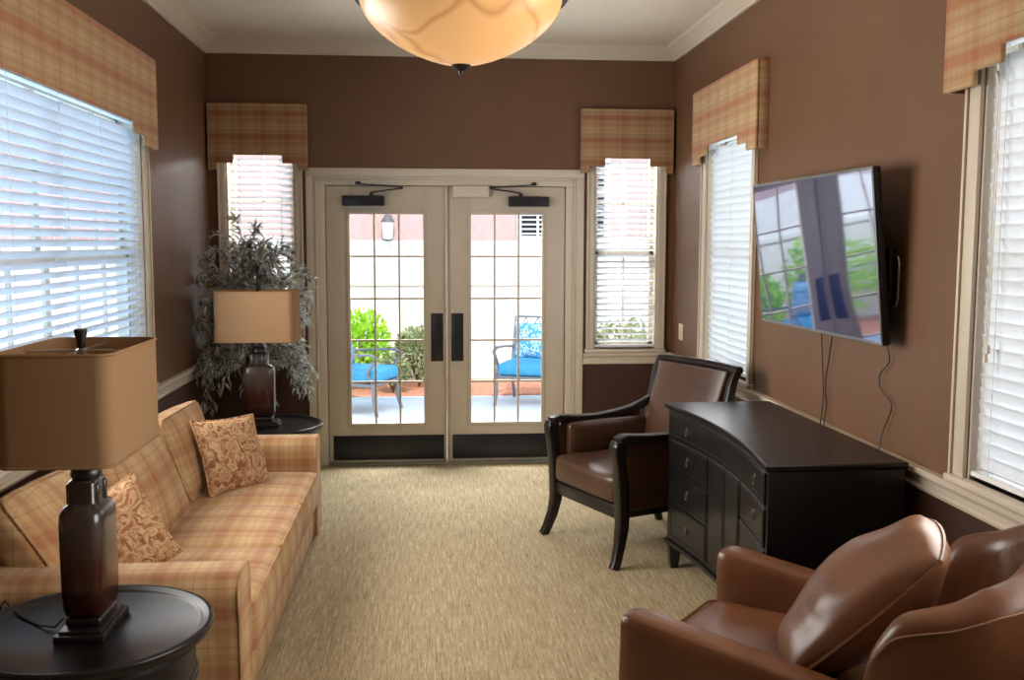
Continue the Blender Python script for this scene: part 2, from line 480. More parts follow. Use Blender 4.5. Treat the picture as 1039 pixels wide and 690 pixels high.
bm = bm_(); box(bm, (XL-TH, YR-TH, ZC), (XR+TH, TH, ZC+.12)); struct('ceiling', bm, 'ceiling_paint', smooth=0)
bm = bm_(); box(bm, (XL-.75, YR-.5, ZC+.125), (XR+.75, .30, ZC+.32), .02); struct('roof', bm, 'roof_edge')

def moulding(name, prof, p0, p1, inward, m='cream_trim'):
    """prof: (out from wall, z) polygon, run from p0 to p1 (xy)"""
    bm = bm_(); iw = Vector((*inward, 0))
    rings = [[Vector((*p, 0))+iw*a+Vector((0, 0, z)) for a, z in prof] for p in (p0, p1)]
    loft(bm, rings); return struct(name, bm, m, smooth=25)
crown = [(0, 3.135), (.018, 3.135), (.022, 3.148), (.034, 3.155), (.060, 3.185), (.078, 3.205), (.090, 3.212), (.095, 3.234), (0, 3.234)]
moulding('trim_1', crown, (XL+.001, -.001), (XR-.001, -.001), (0, -1))
moulding('trim_2', crown, (XL, YR), (XL, -.0), (1, 0))
moulding('trim_3', crown, (XR, YR), (XR, -.0), (-1, 0))
rail = [(0, RAIL0), (.012, RAIL0), (.016, RAIL0+.012), (.010, RAIL0+.02), (.012, RAIL0+.045), (.022, RAIL0+.06), (.036, RAIL0+.068), (.038, RAIL0+.086), (.030, RAIL1), (0, RAIL1)]
moulding('trim_4', rail, (XL+.001, -.001), (-1.068, -.001), (0, -1))
moulding('trim_5', rail, (1.068, -.001), (XR-.001, -.001), (0, -1))
moulding('trim_6', rail, (XL, YR), (XL, 0), (1, 0))
moulding('trim_7', rail, (XR, YR), (XR, 0), (-1, 0))
base = [(0, 0), (.016, 0), (.016, .10), (.010, .115), (.004, .125), (0, .125)]
moulding('baseboard_left', base, (XL, YR), (XL, 0), (1, 0))
moulding('baseboard_right', base, (XR, YR), (XR, 0), (-1, 0))
bm = bm_()
for a, b in ((XL+.001, -1.068), (1.068, XR-.001)):
    loft(bm, [[(x, -p, z) for p, z in base] for x in (a, b)])
struct('baseboard_back', bm, 'cream_trim')

# ------------------------------------------------------------------ windows, blinds, valances
def window(idx, u0, u1, loc, rotz, cas, grid, casl=None, casr=None):
    r = sroot('window_%d' % idx, loc, rotz)
    cl = casl or cas; cr = casr or cas
    bm = bm_()
    for a, b in ((u0-cl, u0), (u1, u1+cr)):            # side casings, stepped
        box(bm, (a, -.018, WZ0), (b, -.001, WZ1-.0005), .004)
        s = (a, a+.016) if a < u0-.001 and b <= u0+.001 else (b-.016, b)
        box(bm, (s[0], -.028, WZ0), (s[1], -.0185, WZ1-.0005), .004)
    box(bm, (u0-cl, -.018, WZ1), (u1+cr, -.001, WZ1+cas), .004)
    for a, b in ((u0, u0+.012), (u1-.012, u1)): box(bm, (a, .0, WZ0), (b, TH, WZ1))
    box(bm, (u0, 0, WZ1-.012), (u1, TH, WZ1))
    obj('window_frame', bm, 'cream_trim', r)
    bm = bm_(); box(bm, (u0-cl-.01, -.040, RAIL1+.001), (u1+cr+.01, TH, WZ0), .008, 3)
    obj('window_sill', bm, 'cream_trim', r)
    a, b = u0+.012, u1-.012; zm = (WZ0+WZ1)/2-.02
    for nm, z0, z1, y in (('lower_sash', WZ0, zm+.02, .085), ('upper_sash', zm-.02, WZ1-.012, .120)):
        bm = bm_()
        for p, q in ((a, a+.035), (b-.035, b)): box(bm, (p, y, z0), (q, y+.03, z1))
        for p, q in ((z0, z0+.045), (z1-.04, z1)): box(bm, (a, y, p), (b, y+.03, q))
        for i in range(1, grid[0]):
            x = a+(b-a)*i/grid[0]; w = .03 if i % 3 == 0 and grid[0] > 4 else .009; box(bm, (x-w, y+.006, z0), (x+w, y+.024, z1))
        for i in range(1, grid[1]):
            z = z0+(z1-z0)*i/grid[1]; box(bm, (a, y+.006, z-.009), (b, y+.024, z+.009))
        s = obj(nm, bm, 'cream_trim', r)
        bm = bm_(); box(bm, (a+.03, y+.013, z0+.03), (b-.03, y+.017, z1-.03)); obj('pane', bm, 'glass', s, smooth=0)
    return r
window(1, *W_L, (XL, 0, 0), W_LEFT, .08, (6, 2))
window(2, *W_BL, (0, 0, 0), 0, .06, (2, 2), casl=.06)
window(3, *W_BR, (0, 0, 0), 0, .06, (2, 2))
window(4, *W_RS, (XR, 0, 0), W_RIGHT, .08, (2, 2))
window(5, *W_RB, (XR, 0, 0), W_RIGHT, .085, (6, 2))

PITCH = .0475
def blind(u0, u1, loc, rotz, tilt, label, ztop=WZ1-.014, bottom=WZ0+.012, wand_u=None, cords=None):
    r = thing('window_blind', label, 'blind', loc, rotz, None)
    a, b = u0+.0135, u1-.0135; y = .0295
    bm = bm_(); box(bm, (a, y-.026, ztop-.05), (b, y+.026, ztop-.001), .004); obj('headrail', bm, 'slat_white', r)
    bm = bm_(); box(bm, (a, y-.026, bottom), (b, y+.026, bottom+.018), .005); obj('bottom_rail', bm, 'slat_white', r)
    bm = bm_(); z = bottom+.055; hw = .0265
    c, s = math.cos(tilt), math.sin(tilt)
    while z < ztop-.075:
        # slat section: gently crowned, room edge at -hw; positive tilt drops the outer edge
        sec = []
        for k in range(5):
            w = -hw+2*hw*k/4; cr = .0035*(1-(w/hw)**2)
            sec.append((y+w*c+cr*s*1, z-w*s+cr*c))
        th = .0026
        top = [(p, q+th/2) for p, q in sec]; bot = [(p, q-th/2) for p, q in reversed(sec)]
        loft(bm, [[(x, p, q) for p, q in top+bot] for x in (a+.004, b-.004)])
        z += PITCH
    tag(obj('slats', bm, 'slats', r, smooth=50))
    bm = bm_(); n = max(2, int(round((u1-u0)/.55))+1)
    for i in range(n):
        x = a+.09+(b-a-.18)*i/(n-1)
        for yy in (y-.027*max(c, .5), y+.027*max(c, .5)):
            box(bm, (x-.0016, yy-.0008, bottom+.015), (x+.0016, yy+.0008, ztop-.05))
    obj('ladder_cord', bm, 'slat_white', r, smooth=0)
    if wand_u is not None:
        bm = bm_(); tube(bm, [(wand_u, y-.036, ztop-.06), (wand_u, y-.038, ztop-.7)], .004, 6); obj('tilt_wand', bm, 'ivory_plastic', r)
    if cords is not None:
        for k in (0, 1):
            bm = bm_(); tube(bm, [(cords+.012*k, y-.034, ztop-.06), (cords+.012*k, y-.036, 1.36+.03*k)], .0014, 5)
            lathe(bm, [(.003, .03), (.007, .022), (.009, 0), (.003, -.002)], 8, Matrix.Translation((cords+.012*k, y-.036, 1.335+.03*k)))
            obj('pull_cord', bm, 'ivory_plastic', r)
    return r
blind(*W_L, (XL, 0, 0), W_LEFT, R(36), 'wide white slatted blind in the big window behind the plaid sofa', cords=-1.84)
blind(*W_BL, (0, 0, 0), 0, R(22), 'narrow white slatted blind behind the silver leafed plant, left of the doors')
blind(*W_BR, (0, 0, 0), 0, R(22), 'narrow white slatted blind just right of the glass doors', cords=1.60)
blind(*W_RS, (XR, 0, 0), W_RIGHT, R(68), 'closed white blind between the television and the far corner')
blind(*W_RB, (XR, 0, 0), W_RIGHT, R(77), 'closed white blind above the tub armchair, nearest on the right wall', cords=4.44)

def valance(u0, u1, loc, rotz, ears, label, mat, ztop, z=(2.275, 2.325, 2.385), d=.076):
    e1, e2 = ears
    poly = [(u0, ztop), (u0, z[0]), (u0+e1, z[0]), (u0+e1, z[1]), (u0+e2, z[1]), (u0+e2, z[2]), (u1-e2, z[2]), (u1-e2, z[1]), (u1-e1, z[1]), (u1-e1, z[0]), (u1, z[0]), (u1, ztop)]
    r = thing('window_valance', label, 'valance', loc, rotz)
    bm = bm_(); prism(bm, poly, -d, -d+.02); obj('front_panel', bm, mat, r, bevel=.007)
    for a, b in ((u0+.001, u0+.018), (u1-.018, u1-.001)):
        bm = bm_(); box(bm, (a, -d+.0205, z[0]), (b, -.0012, ztop), .002); obj('side_return', bm, mat, r)
    bm = bm_(); box(bm, (u0+.018, -d+.0205, ztop-.02), (u1-.018, -.001, ztop)); obj('top_board', bm, mat, r)
    return r
valance(-4.34, -1.65, (XL, 0, 0), W_LEFT, (.26, .45), 'long plaid upholstered valance over the big window behind the sofa', 'valance_plaid', 2.79)
valance(-1.775, -1.045, (0, 0, 0), 0, (.065, .185), 'plaid upholstered valance over the narrow window by the silver plant', 'valance_plaid_shaded', 2.765)
valance(1.035, 1.755, (0, 0, 0), 0, (.065, .185), 'plaid upholstered valance over the narrow window right of the doors', 'valance_plaid_shaded', 2.76)
valance(.80, 2.15, (XR, 0, 0), W_RIGHT, (.17, .34), 'plaid upholstered valance over the window beyond the television', 'valance_plaid', 2.775)
valance(4.20, 6.65, (XR, 0, 0), W_RIGHT, (.20, .36), 'plaid upholstered valance over the window above the tub armchair', 'valance_plaid', 2.79)

# ------------------------------------------------------------------ french doors
r = sroot('trim_8')
bm = bm_()
for s in (-1, 1):
    a, b = sorted((s*1.0, s*1.066)); box(bm, (a, -.020, 0), (b, -.001, 2.2345), .004)
    a, b = sorted((s*.985, s*.9995)); box(bm, (a, -.030, 0), (b, -.009, 2.2185), .004)
    a, b = sorted((s*.925, s*.999)); box(bm, (a, -.008, 0), (b, .12, 2.1715), .003)
box(bm, (-1.066, -.020, 2.235), (1.066, -.001, 2.30), .004)
box(bm, (-.9995, -.030, 2.219), (.9995, -.009, 2.2345), .004)
box(bm, (-.999, -.008, 2.172), (.999, .12, 2.234), .003)
box(bm, (-.9245, .0575, 0), (-.895, .078, 2.15), .002); box(bm, (.895, .0575, 0), (.9245, .078, 2.15), .002); box(bm, (-.9245, .0575, 2.151), (.9245, .078, 2.1715), .002)
obj('door_frame', bm, 'cream_trim', r)
bm = bm_(); box(bm, (-.925, -.02, .001), (.925, .12, .014), .004); obj('threshold', bm, 'silver_metal', r)

def door(idx, x0, x1, gx, hinge):
    r = sroot('door_%d' % idx, (0, 0, 0)); y0, y1 = .012, .056; Z0, Z1 = .018, 2.166; g0, g1 = .325, 1.957
    bm = bm_()
    box(bm, (x0, y0, Z0), (gx[0], y1, Z1), .002); box(bm, (gx[1], y0, Z0), (x1, y1, Z1), .002)
    box(bm, (gx[0], y0, Z0), (gx[1], y1, g0), .002); box(bm, (gx[0], y0, g1), (gx[1], y1, Z1), .002)
    obj('door_leaf', bm, 'cream_door', r)
    bm = bm_(); m = .022                                       # glazing bead
    for a, b, c, d in ((gx[0]-m, gx[0]+.004, g0-m, g1+m), (gx[1]-.004, gx[1]+m, g0-m, g1+m)): box(bm, (a, y0-.010, c), (b, y0+.004, d), .004)
    for c, d in ((g0-m, g0+.004), (g1-.004, g1+m)): box(bm, (gx[0]+.0045, y0-.0095, c), (gx[1]-.0045, y0+.004, d), .003)
    obj('glazing_bead', bm, 'cream_door', r)
    bm = bm_()
    for i in (1, 2):
        x = gx[0]+(gx[1]-gx[0])*i/3; box(bm, (x-.0075, y0+.006, g0), (x+.0075, y0+.030, g1))
    for i in range(1, 5):
        z = g0+(g1-g0)*i/5; box(bm, (gx[0], y0+.0068, z-.0075), (gx[1], y0+.0292, z+.0075))
    obj('muntins', bm, 'cream_door', r)
    bm = bm_(); box(bm, (gx[0], y0+.016, g0), (gx[1], y0+.020, g1)); obj('pane', bm, 'glass', r, smooth=0)
    bm = bm_(); a, b = (x0+.030, x1-.022) if idx == 1 else (x0+.036, x1-.030)
    box(bm, (a, y0-.0045, .040), (b, y0-.0005, .232), .001); obj('kick_plate', bm, 'kick_metal', r)
    bm = bm_(); box(bm, (x0+.01, y0-.010, .020), (x1-.01, y0-.0005, .036), .002); obj('bottom_sweep', bm, 'silver_metal', r)
    cx = gx[1]+.100 if idx == 1 else gx[0]-.105
    bm = bm_(); box(bm, (cx-.047, y0-.006, .815), (cx+.047, y0-.0005, 1.19), .001); p = obj('push_plate', bm, 'kick_metal', r)
    a, b = (-.79, -.475) if idx == 1 else (.475, .79)
    bm = bm_(); box(bm, (a, y0-.065, 2.015), (b, y0-.001, 2.092), .006); cl = obj('door_closer', bm, 'black_metal', r)
    bm = bm_(); s = -1 if idx == 1 else 1
    mid = (a+b)/2 - s*.06
    tube(bm, [(mid, y0-.035, 2.09), (mid, y0-.035, 2.115)], .014, 10)
    beam(bm, [(mid, y0-.035, 2.118), (mid-s*.24, y0-.045, 2.150)], .022, .010, (0, 1, 0))
    beam(bm, [(mid-s*.24, y0-.045, 2.156), (mid+s*.10, y0-.022, 2.182)], .020, .008, (0, 1, 0))
    box(bm, (mid+s*.10-.02, -.030, 2.176), (mid+s*.10+.02, -.008, 2.20), .003)
    obj('closer_arm', bm, 'black_metal', cl)
    return r
door(1, -.918, -.004, (-.745, -.178), -1)
door(2, .004, .918, (.185, .745), 1)
bm = bm_(); box(bm, (-.003, -.012, .016), (.010, .011, 2.168), .003); obj('astragal', bm, 'cream_door', bpy.data.objects['door_2'])
tag(obj('door_sensor', (lambda b: (box(b, (.045, -.050, 2.085), (.325, .0105, 2.170), .008), b)[1])(bm_()), 'cream_trim'), 'cream sensor box at the top where the two glass doors meet', 'sensor')

# ------------------------------------------------------------------ pendant bowl
r = thing('pendant_light', 'glowing veined alabaster bowl pendant hanging from the ceiling', 'light', (-.04, -4.55, 0))
RB, ZT, ZB = .312, 2.49, 2.283
prof = []
for i in range(15):
    a = math.pi/2*i/14; prof.append((max(.012, RB*math.sin(a)**.95), ZB+(ZT-ZB)*(1-math.cos(a))**.76))
inner = [(max(.01, p-.008), z+.008) for p, z in reversed(prof)]
bm = bm_(); lathe(bm, prof+inner, 64); obj('bowl', bm, 'alabaster', r, smooth=60)
bm = bm_(); lathe(bm, [(RB-.012, ZT-.012), (RB+.012, ZT-.014), (RB+.022, ZT), (RB+.012, ZT+.018), (RB-.014, ZT+.014), (RB-.012, ZT-.012)], 64, cap=False); obj('rim', bm, 'bronze', r)
bm = bm_(); lathe(bm, [(.002, ZB-.030), (.006, ZB-.024), (.008, ZB-.016), (.018, ZB-.010), (.030, ZB-.002), (.030, ZB+.006), (.004, ZB+.012)], 24); obj('finial', bm, 'bronze', r)
bm = bm_()
for k in range(3):
    a = 2*math.pi*k/3+.5
    tube(bm, [((RB+.005)*math.cos(a), (RB+.005)*math.sin(a), ZT+.01), (.05*math.cos(a), .05*math.sin(a), ZC-.10)], .006, 8)
obj('hanger_rods', bm, 'bronze', r)
bm = bm_(); lathe(bm, [(.02, ZC-.12), (.06, ZC-.10), (.08, ZC-.03), (.085, ZC-.001)], 32); obj('canopy', bm, 'bronze', r)

# ------------------------------------------------------------------ sofa
SO = thing('plaid_sofa', 'long three-seat plaid sofa against the left wall under the big window', 'sofa', (-1.25, -3.045, 0), R(90))
HL = 1.275                                   # half length; arms .205 wide
bm = bm_(); box(bm, (-1.085, -.43, .03), (1.085, .40, .225), .012, 3); obj('base', bm, 'sofa_plaid', SO)
bm = bm_()
loft(bm, [[(x, y, z) for y, z in ((.33, .25), (.335, .5), (.35, .60), (.365, .66), (.39, .68), (.41, .67), (.425, .63), (.43, .2), (.43, .05), (.33, .05))] for x in (-1.08, 1.08)])
obj('back_frame', bm, 'sofa_plaid', SO, bevel=.01)
def arm_prof(s):
    w = .205; pts = [(0, .03), (0, .50)]
    for i in range(7):
        a = math.pi-i*math.pi/2/6; pts.append((.055+.055*math.cos(a), .545+.06*math.sin(a)))
    for i in range(7):
        a = math.pi/2-i*math.pi/2/6; pts.append((w-.05+.065*math.cos(a), .535+.07*math.sin(a)))
    for q in ((w+.012, .50), (w-.004, .44), (w-.006, .03)): pts.append(q)
    return [(s*(HL-w+a), z) for a, z in pts]
for s in (1, -1):
    bm = bm_(); P = arm_prof(s); c = (sum(p[0] for p in P)/len(P), .34); rings = []
    for y, k in ((-.452, .90), (-.452, .965), (-.444, 1.0), (-.2, 1.0), (.1, 1.0), (.40, 1.0), (.425, .97)):
        rings.append([(c[0]+(x-c[0])*k, y, max(.03, c[1]+(z-c[1])*k)) for x, z in P])
    loft(bm, rings); a = obj('arm', bm, 'sofa_plaid', SO, smooth=45)
    bm = bm_(); tube(bm, [(c[0]+(x-c[0])*.985, -.449, max(.03, c[1]+(z-c[1])*.985)) for x, z in P], .006, 6); obj('piping', bm, 'sofa_plaid', a)
SY = (.70, 0, -.70)
def outline(a, b, r, z, n=4):
    pts = []
    for sx, sy, a0 in ((1, 1, 0), (-1, 1, 90), (-1, -1, 180), (1, -1, 270)):
        for i in range(n+1):
            an = R(a0+90*i/n); pts.append((sx*(a-r)+r*math.cos(an), sy*(b-r)+r*math.sin(an), z))
    return pts
for i, x in enumerate(SY):
    bm = bm_(); T = Matrix.Translation((x, -.135, .325))
    cushion(bm, (.705, .655, .20), .035, (.004, .012, .022), 10, T, .004, i)
    c = obj('seat_cushion', bm, 'sofa_plaid', SO, smooth=60)
    bm = bm_()
    tube(bm, outline(.705/2-.008, .655/2-.006, .03, .088), .0055, 6, T, True)
    tube(bm, outline(.705/2-.008, .655/2-.006, .03, -.088), .0055, 6, T, True)
    obj('piping', bm, 'sofa_plaid', c)
BC = [((.67, .212, .625), (-19, 0, -2), (.70, .165, .45)), ((-.115, .205, .615), (-21, 0, 0), (.71, .165, .44)), ((-.760, .290, .622), (-35, 0, -6), (.74, .155, .45))]
for i, (l, ro, sz) in enumerate(BC):
    T = Matrix.Translation(l) @ Euler([R(q) for q in ro]).to_matrix().to_4x4()
    bm = bm_(); cushion(bm, sz, .045, (.006, .028, .01), 10, T, .008, i+5)
    c = obj('back_cushion', bm, 'sofa_plaid', SO, smooth=60)
    bm = bm_()
    for yy in (-.072, .072):
        tube(bm, [(a, yy, b) for a, b, _ in outline(sz[0]/2-.010, sz[2]/2-.010, .04, 0)], .0055, 6, T, True)
    obj('piping', bm, 'sofa_plaid', c)

def throw(label, loc, rot, w, h, t, seed):
    r = thing('throw_pillow', label, 'pillow', loc); r.rotation_euler = Euler([R(a) for a in rot])
    bm = bm_(); pillow(bm, w, h, t, 18, None, seed, .014); obj('cover', bm, 'paisley_rust', r, smooth=80)
    bm = bm_(); tube(bm, pillow_edge(w, h), .006, 6, None, True); obj('piping', bm, 'paisley_rust', r)
    return r
throw('rust and cream paisley pillow in the far corner of the sofa', (-1.195, -2.37, .606), (-24, 3, 50), .41, .42, .15, 1)
throw('crumpled paisley pillow on the near seat of the sofa, behind the lamp', (-1.40, -3.80, .572), (-32, -27, 24), .43, .38, .17, 2)

# ------------------------------------------------------------------ round side tables and lamps
TZ = .575
def side_table(loc, label):
    r = thing('side_table', label, 'table', loc, 0, 'round black side tables')
    bm = bm_(); lathe(bm, [(.002, TZ-.022), (.325, TZ-.022), (.345, TZ-.018), (.352, TZ-.004), (.358, TZ+.006), (.356, TZ+.014), (.348, TZ+.018), (.338, TZ+.017), (.332, TZ+.011), (.326, TZ+.010), (.320, TZ+.004), (.314, TZ), (.002, TZ)], 72)
    obj('tabletop', bm, 'table_wood', r, smooth=50)
    bm = bm_(); lathe(bm, [(.29, TZ-.0225), (.315, TZ-.03), (.318, TZ-.045), (.300, TZ-.055), (.300, TZ-.145), (.306, TZ-.15), (.306, TZ-.165), (.28, TZ-.17)], 72); obj('apron', bm, 'table_wood', r)
    bm = bm_(); lathe(bm, [(.05, TZ-.17), (.045, TZ-.2), (.028, .34), (.034, .30), (.055, .24), (.045, .18), (.05, .14), (.035, .12)], 32); obj('pedestal', bm, 'table_wood', r)
    for k in range(3):
        a = 2*math.pi*k/3+.4; c, s = math.cos(a), math.sin(a); bm = bm_()
        beam(bm, [(q*c, q*s, z) for q, z in ((.02, .17), (.10, .15), (.19, .07), (.25, .02), (.29, .015))], .035, [.06, .055, .045, .03, .028], (-s, c, 0))
        obj('leg', bm, 'table_wood', r)
    return r
side_table((-1.165, -4.70, 0), 'round black side table with a raised rim, nearest at the sofa end')
side_table((-1.175, -1.375, 0), 'round black side table at the far end of the sofa near the plant')

def table_lamp(loc, rotz, label):
    r = thing('table_lamp', label, 'lamp', loc, rotz, 'drip glazed table lamps')
    bm = bm_(); box(bm, (-.125, -.072, 0), (.125, .072, .024), .004); box(bm, (-.112, -.062, .024), (.112, .062, .034), .004); obj('base', bm, 'lamp_dark', r)
    bm = bm_(); box(bm, (-.082, -.052, .034), (.082, .052, .062), .010, 3); obj('plinth', bm, 'lamp_dark', r)
    bm = bm_(); rings = []
    for a, b, z, e in ((.078, .050, .062, 4), (.090, .059, .07, 4), (.096, .064, .09, 4), (.098, .066, .16, 4), (.098, .066, .34, 4), (.096, .064, .368, 4), (.086, .056, .386, 4), (.064, .044, .395, 4), (.060, .041, .40, 5), (.060, .041, .455, 5), (.058, .039, .462, 5), (.05, .036, .466, 4)):
        rings.append([(x, y, z) for x, y in squircle(a, b, 40, e)])
    loft(bm, rings)
    for s in (-1, 1): box(bm, (s*.032-.012, -.047, .388), (s*.032+.012, .047, .455), .006)
    obj('ceramic_body', bm, 'glaze', r, smooth=50)
    bm = bm_(); lathe(bm, [(.030, .4665), (.042, .468), (.045, .478), (.041, .496), (.030, .508), (.014, .513), (.012, .56), (.02, .565), (.02, .61), (.006, .615)], 32); obj('neck_cap', bm, 'lamp_dark', r)
    z0, z1 = .545, .862; a, b = .247, .158; rd = .045
    def rr(a, b, z):
        pts = []
        for sx, sy, a0 in ((1, 1, 0), (-1, 1, 90), (-1, -1, 180), (1, -1, 270)):
            for i in range(7):
                an = R(a0+15*i); pts.append((sx*(a-rd)+rd*math.cos(an), sy*(b-rd)+rd*math.sin(an), z))
        return pts
    bm = bm_(); k = .0025
    loft(bm, [rr(a, b, z0), rr(a, b, z1), rr(a-k, b-k, z1), rr(a-k, b-k, z0)], False, wrap=True)
    sh = obj('lamp_shade', bm, 'shade_linen', r, smooth=40)
    for z in (z0+.004, z1-.004):
        bm = bm_(); tube(bm, rr(a+.001, b+.001, z), .0045, 6, None, True); obj('shade_trim', bm, 'shade_linen', sh)
    bm = bm_(); zz = z1-.018
    for p in ((a-.004, 0), (-a+.004, 0), (0, b-.004), (0, -b+.004)): tube(bm, [(0, 0, zz+.004), (p[0], p[1], zz)], .0028, 6)
    lathe(bm, [(.014, zz-.004), (.016, zz+.004), (.006, zz+.010)], 16); obj('spider', bm, 'silver_metal', sh)
    bm = bm_()
    for s in (-1, 1): tube(bm, [(0, s*.018, .60), (0, s*.055, .66), (0, s*.055, .76), (0, s*.02, zz-.01), (0, 0, zz-.003)], .003, 6)
    obj('harp', bm, 'silver_metal', r)
    bm = bm_(); lathe(bm, [(.006, .862-.012), (.013, .862), (.012, .875), (.017, .892), (.019, .905), (.016, .910), (.003, .911)], 20); obj('finial', bm, 'lamp_dark', r)
    return r
NEAR_LAMP = table_lamp((-1.165, -4.685, TZ+.0005), R(90), 'table lamp with brown drip glazed bottle body on the near round table')
table_lamp((-1.215, -1.355, TZ+.0005), 0, 'table lamp with rectangular tan shade in front of the silver plant')
bm = bm_(); tube(bm, [(-1.237, -4.72, TZ+.045), (-1.27, -4.70, TZ+.012), (-1.33, -4.66, TZ+.004), (-1.40, -4.60, TZ+.004), (-1.47, -4.52, TZ+.008), (-1.50, -4.485, TZ+.022), (-1.53, -4.45, TZ-.01), (-1.56, -4.42, .3), (-1.6, -4.42, .012), (-1.76, -4.45, .010)], .003, 6)
adopt(obj('cord', bm, 'cord_black'), NEAR_LAMP)

# ------------------------------------------------------------------ silver plant
r = thing('potted_plant', 'bushy silver leafed plant in the far left corner behind a lamp', 'plant', (-1.40, -.50, 0))
bm = bm_(); lathe(bm, [(.12, .0), (.135, .01), (.16, .28), (.175, .30), (.175, .33), (.16, .335), (.155, .30)], 40); obj('pot', bm, 'planter', r)
bm = bm_(); lathe(bm, [(.002, .29), (.154, .29), (.154, .30), (.002, .305)], 32); obj('soil', bm, 'soil', r)
st = bm_(); lf = bm_()
def leaf(p, d, L, w, roll):
    d = d.normalized(); up = Vector((0, 0, 1)); s = d.cross(up)
    if s.length < .1: s = Vector((1, 0, 0))
    s.normalize(); n = s.cross(d); s2 = (s*math.cos(roll)+n*math.sin(roll)); n2 = s2.cross(d)
    q = [p, p+d*L*.35+s2*w+n2*.004, p+d*L*.4-n2*.004, p+d*L*.35-s2*w+n2*.004, p+d*L*.75+s2*w*.7-n2*.002, p+d*L*.75-n2*.008, p+d*L*.75-s2*w*.7-n2*.002, p+d*L-n2*.018]
    v = [lf.verts.new(x) for x in q]
    for f in ((0, 1, 2), (0, 2, 3), (1, 4, 5, 2), (2, 5, 6, 3), (4, 7, 5), (5, 7, 6)): lf.faces.new([v[i] for i in f])
def ok(p):   # keep clear of the walls and the lamp
    return -.37 < p.x < .455 and -.46 < p.y < .43
rnd = random.Random(11)
for k in range(170):
    a = rnd.uniform(0, 2*math.pi); rad = rnd.uniform(.08, .44); topz = rnd.uniform(1.2, 1.95)-.35*max(0, rad-.25)
    endz = topz-rnd.uniform(.05, .75)*min(1, rad/.3)
    if k < 34: rad = rnd.uniform(.33, .46); endz = rnd.uniform(.62, .95); topz = rnd.uniform(1.0, 1.3)
    p0 = Vector((rnd.uniform(-.02, .02), rnd.uniform(-.02, .02), rnd.uniform(.7, 1.0)))
    e = Vector((rad*math.cos(a)*1.1, rad*math.sin(a), endz)); m = Vector((rad*.55*math.cos(a), rad*.55*math.sin(a), topz))
    pts = [p0*(1-t)**2+m*2*t*(1-t)+e*t*t for t in [i/9 for i in range(10)]]
    pts = [Vector((max(-.36, min(.45, p.x)), max(-.42, min(.42, p.y)), p.z)) for p in pts]
    tube(st, pts, [.004*(1-.6*i/9) for i in range(10)], 4)
    for i in range(2, 10):
        for s in range(5):
            f = rnd.random(); j = min(i, 8); b = pts[j]+(pts[j+1]-pts[j])*f
            d = (pts[j+1]-pts[j]).normalized()+Vector((rnd.gauss(0, .55), rnd.gauss(0, .55), rnd.gauss(-.05, .5)))
            L = rnd.uniform(.055, .105); tip = b+d.normalized()*L
            if ok(tip) and ok(b): leaf(b, d, L, rnd.uniform(.006, .0095), rnd.uniform(-.9, .9))
for q in ((.03, .02), (-.035, .01), (0, -.03)):
    tube(st, [(q[0], q[1], .295), (q[0]*1.6, q[1]*1.6, .6), (q[0]*.6, q[1]*.6, 1.0)], [.013, .011, .007], 7)
obj('stems', st, 'stem_brown', r, smooth=60); obj('foliage', lf, 'silver_leaves', r, smooth=0, recalc=False)

# ------------------------------------------------------------------ wall switch
r = thing('wall_switch', 'ivory double switch plate on the right wall near the corner', 'switch', (XR, -.32, 1.065), W_RIGHT)
bm = bm_(); box(bm, (-.06, -.007, -.062), (.06, -.0005, .062), .004); obj('switch_plate', bm, 'ivory_plastic', r)
for s in (-1, 1):
    bm = bm_(); box(bm, (s*.024-.016, -.011, -.034), (s*.024+.016, -.0075, .034), .002); obj('rocker', bm, 'ivory_plastic', r)

# ------------------------------------------------------------------ television
TV = thing('television', 'flat wall mounted television tilted downward above the black chest', 'television', (1.640, -3.185, 1.687), W_RIGHT)
TV.rotation_euler = (R(5.6), 0, R(-88.2))
tw, th = .664, .362
bm = bm_(); box(bm, (-tw, -.010, -th), (tw, .022, th), .008); obj('cabinet', bm, 'black_plastic', TV)
bm = bm_(); box(bm, (-.42, .0225, -.26), (.42, .040, .18), .01); obj('back_cover', bm, 'black_plastic', TV)
bm = bm_(); k = .012
for lo, hi in (((-tw, -.016, th-k), (tw, -.0105, th)), ((-tw, -.016, -th), (tw, -.0105, -th+k*1.3)), ((-tw, -.016, -th+k), (-tw+k, -.0105, th-k)), ((tw-k, -.016, -th+k), (tw, -.0105, th-k))): box(bm, lo, hi, .002)
obj('bezel', bm, 'bezel_grey', TV)
bm = bm_(); box(bm, (-tw+k, -.0145, -th+k*1.3), (tw-k, -.0108, th-k)); obj('screen', bm, 'screen', TV, smooth=0)
r = thing('television_mount', 'black tilting bracket between the television and the wall', 'bracket', (XR, -3.28, 1.66), W_RIGHT)
bm = bm_(); box(bm, (-.36, -.012, -.10), (.36, -.001, .10), .003); obj('wall_plate', bm, 'black_metal', r)
for s in (-.22, .22):
    bm = bm_(); box(bm, (s-.02, -.050, -.16), (s+.02, -.0125, .14), .003); obj('bracket_arm', bm, 'black_metal', r)
bm = bm_(); box(bm, (.38, -.046, -.16), (.50, -.0125, .06), .006); obj('power_box', bm, 'black_plastic', r)
bm = bm_(); tube(bm, [(.50, -.03, .03), (.545, -.03, .025), (.555, -.03, .0), (.555, -.03, -.14), (.54, -.03, -.175), (.50, -.03, -.18)], .004, 6); obj('pull_handle', bm, 'silver_metal', r)
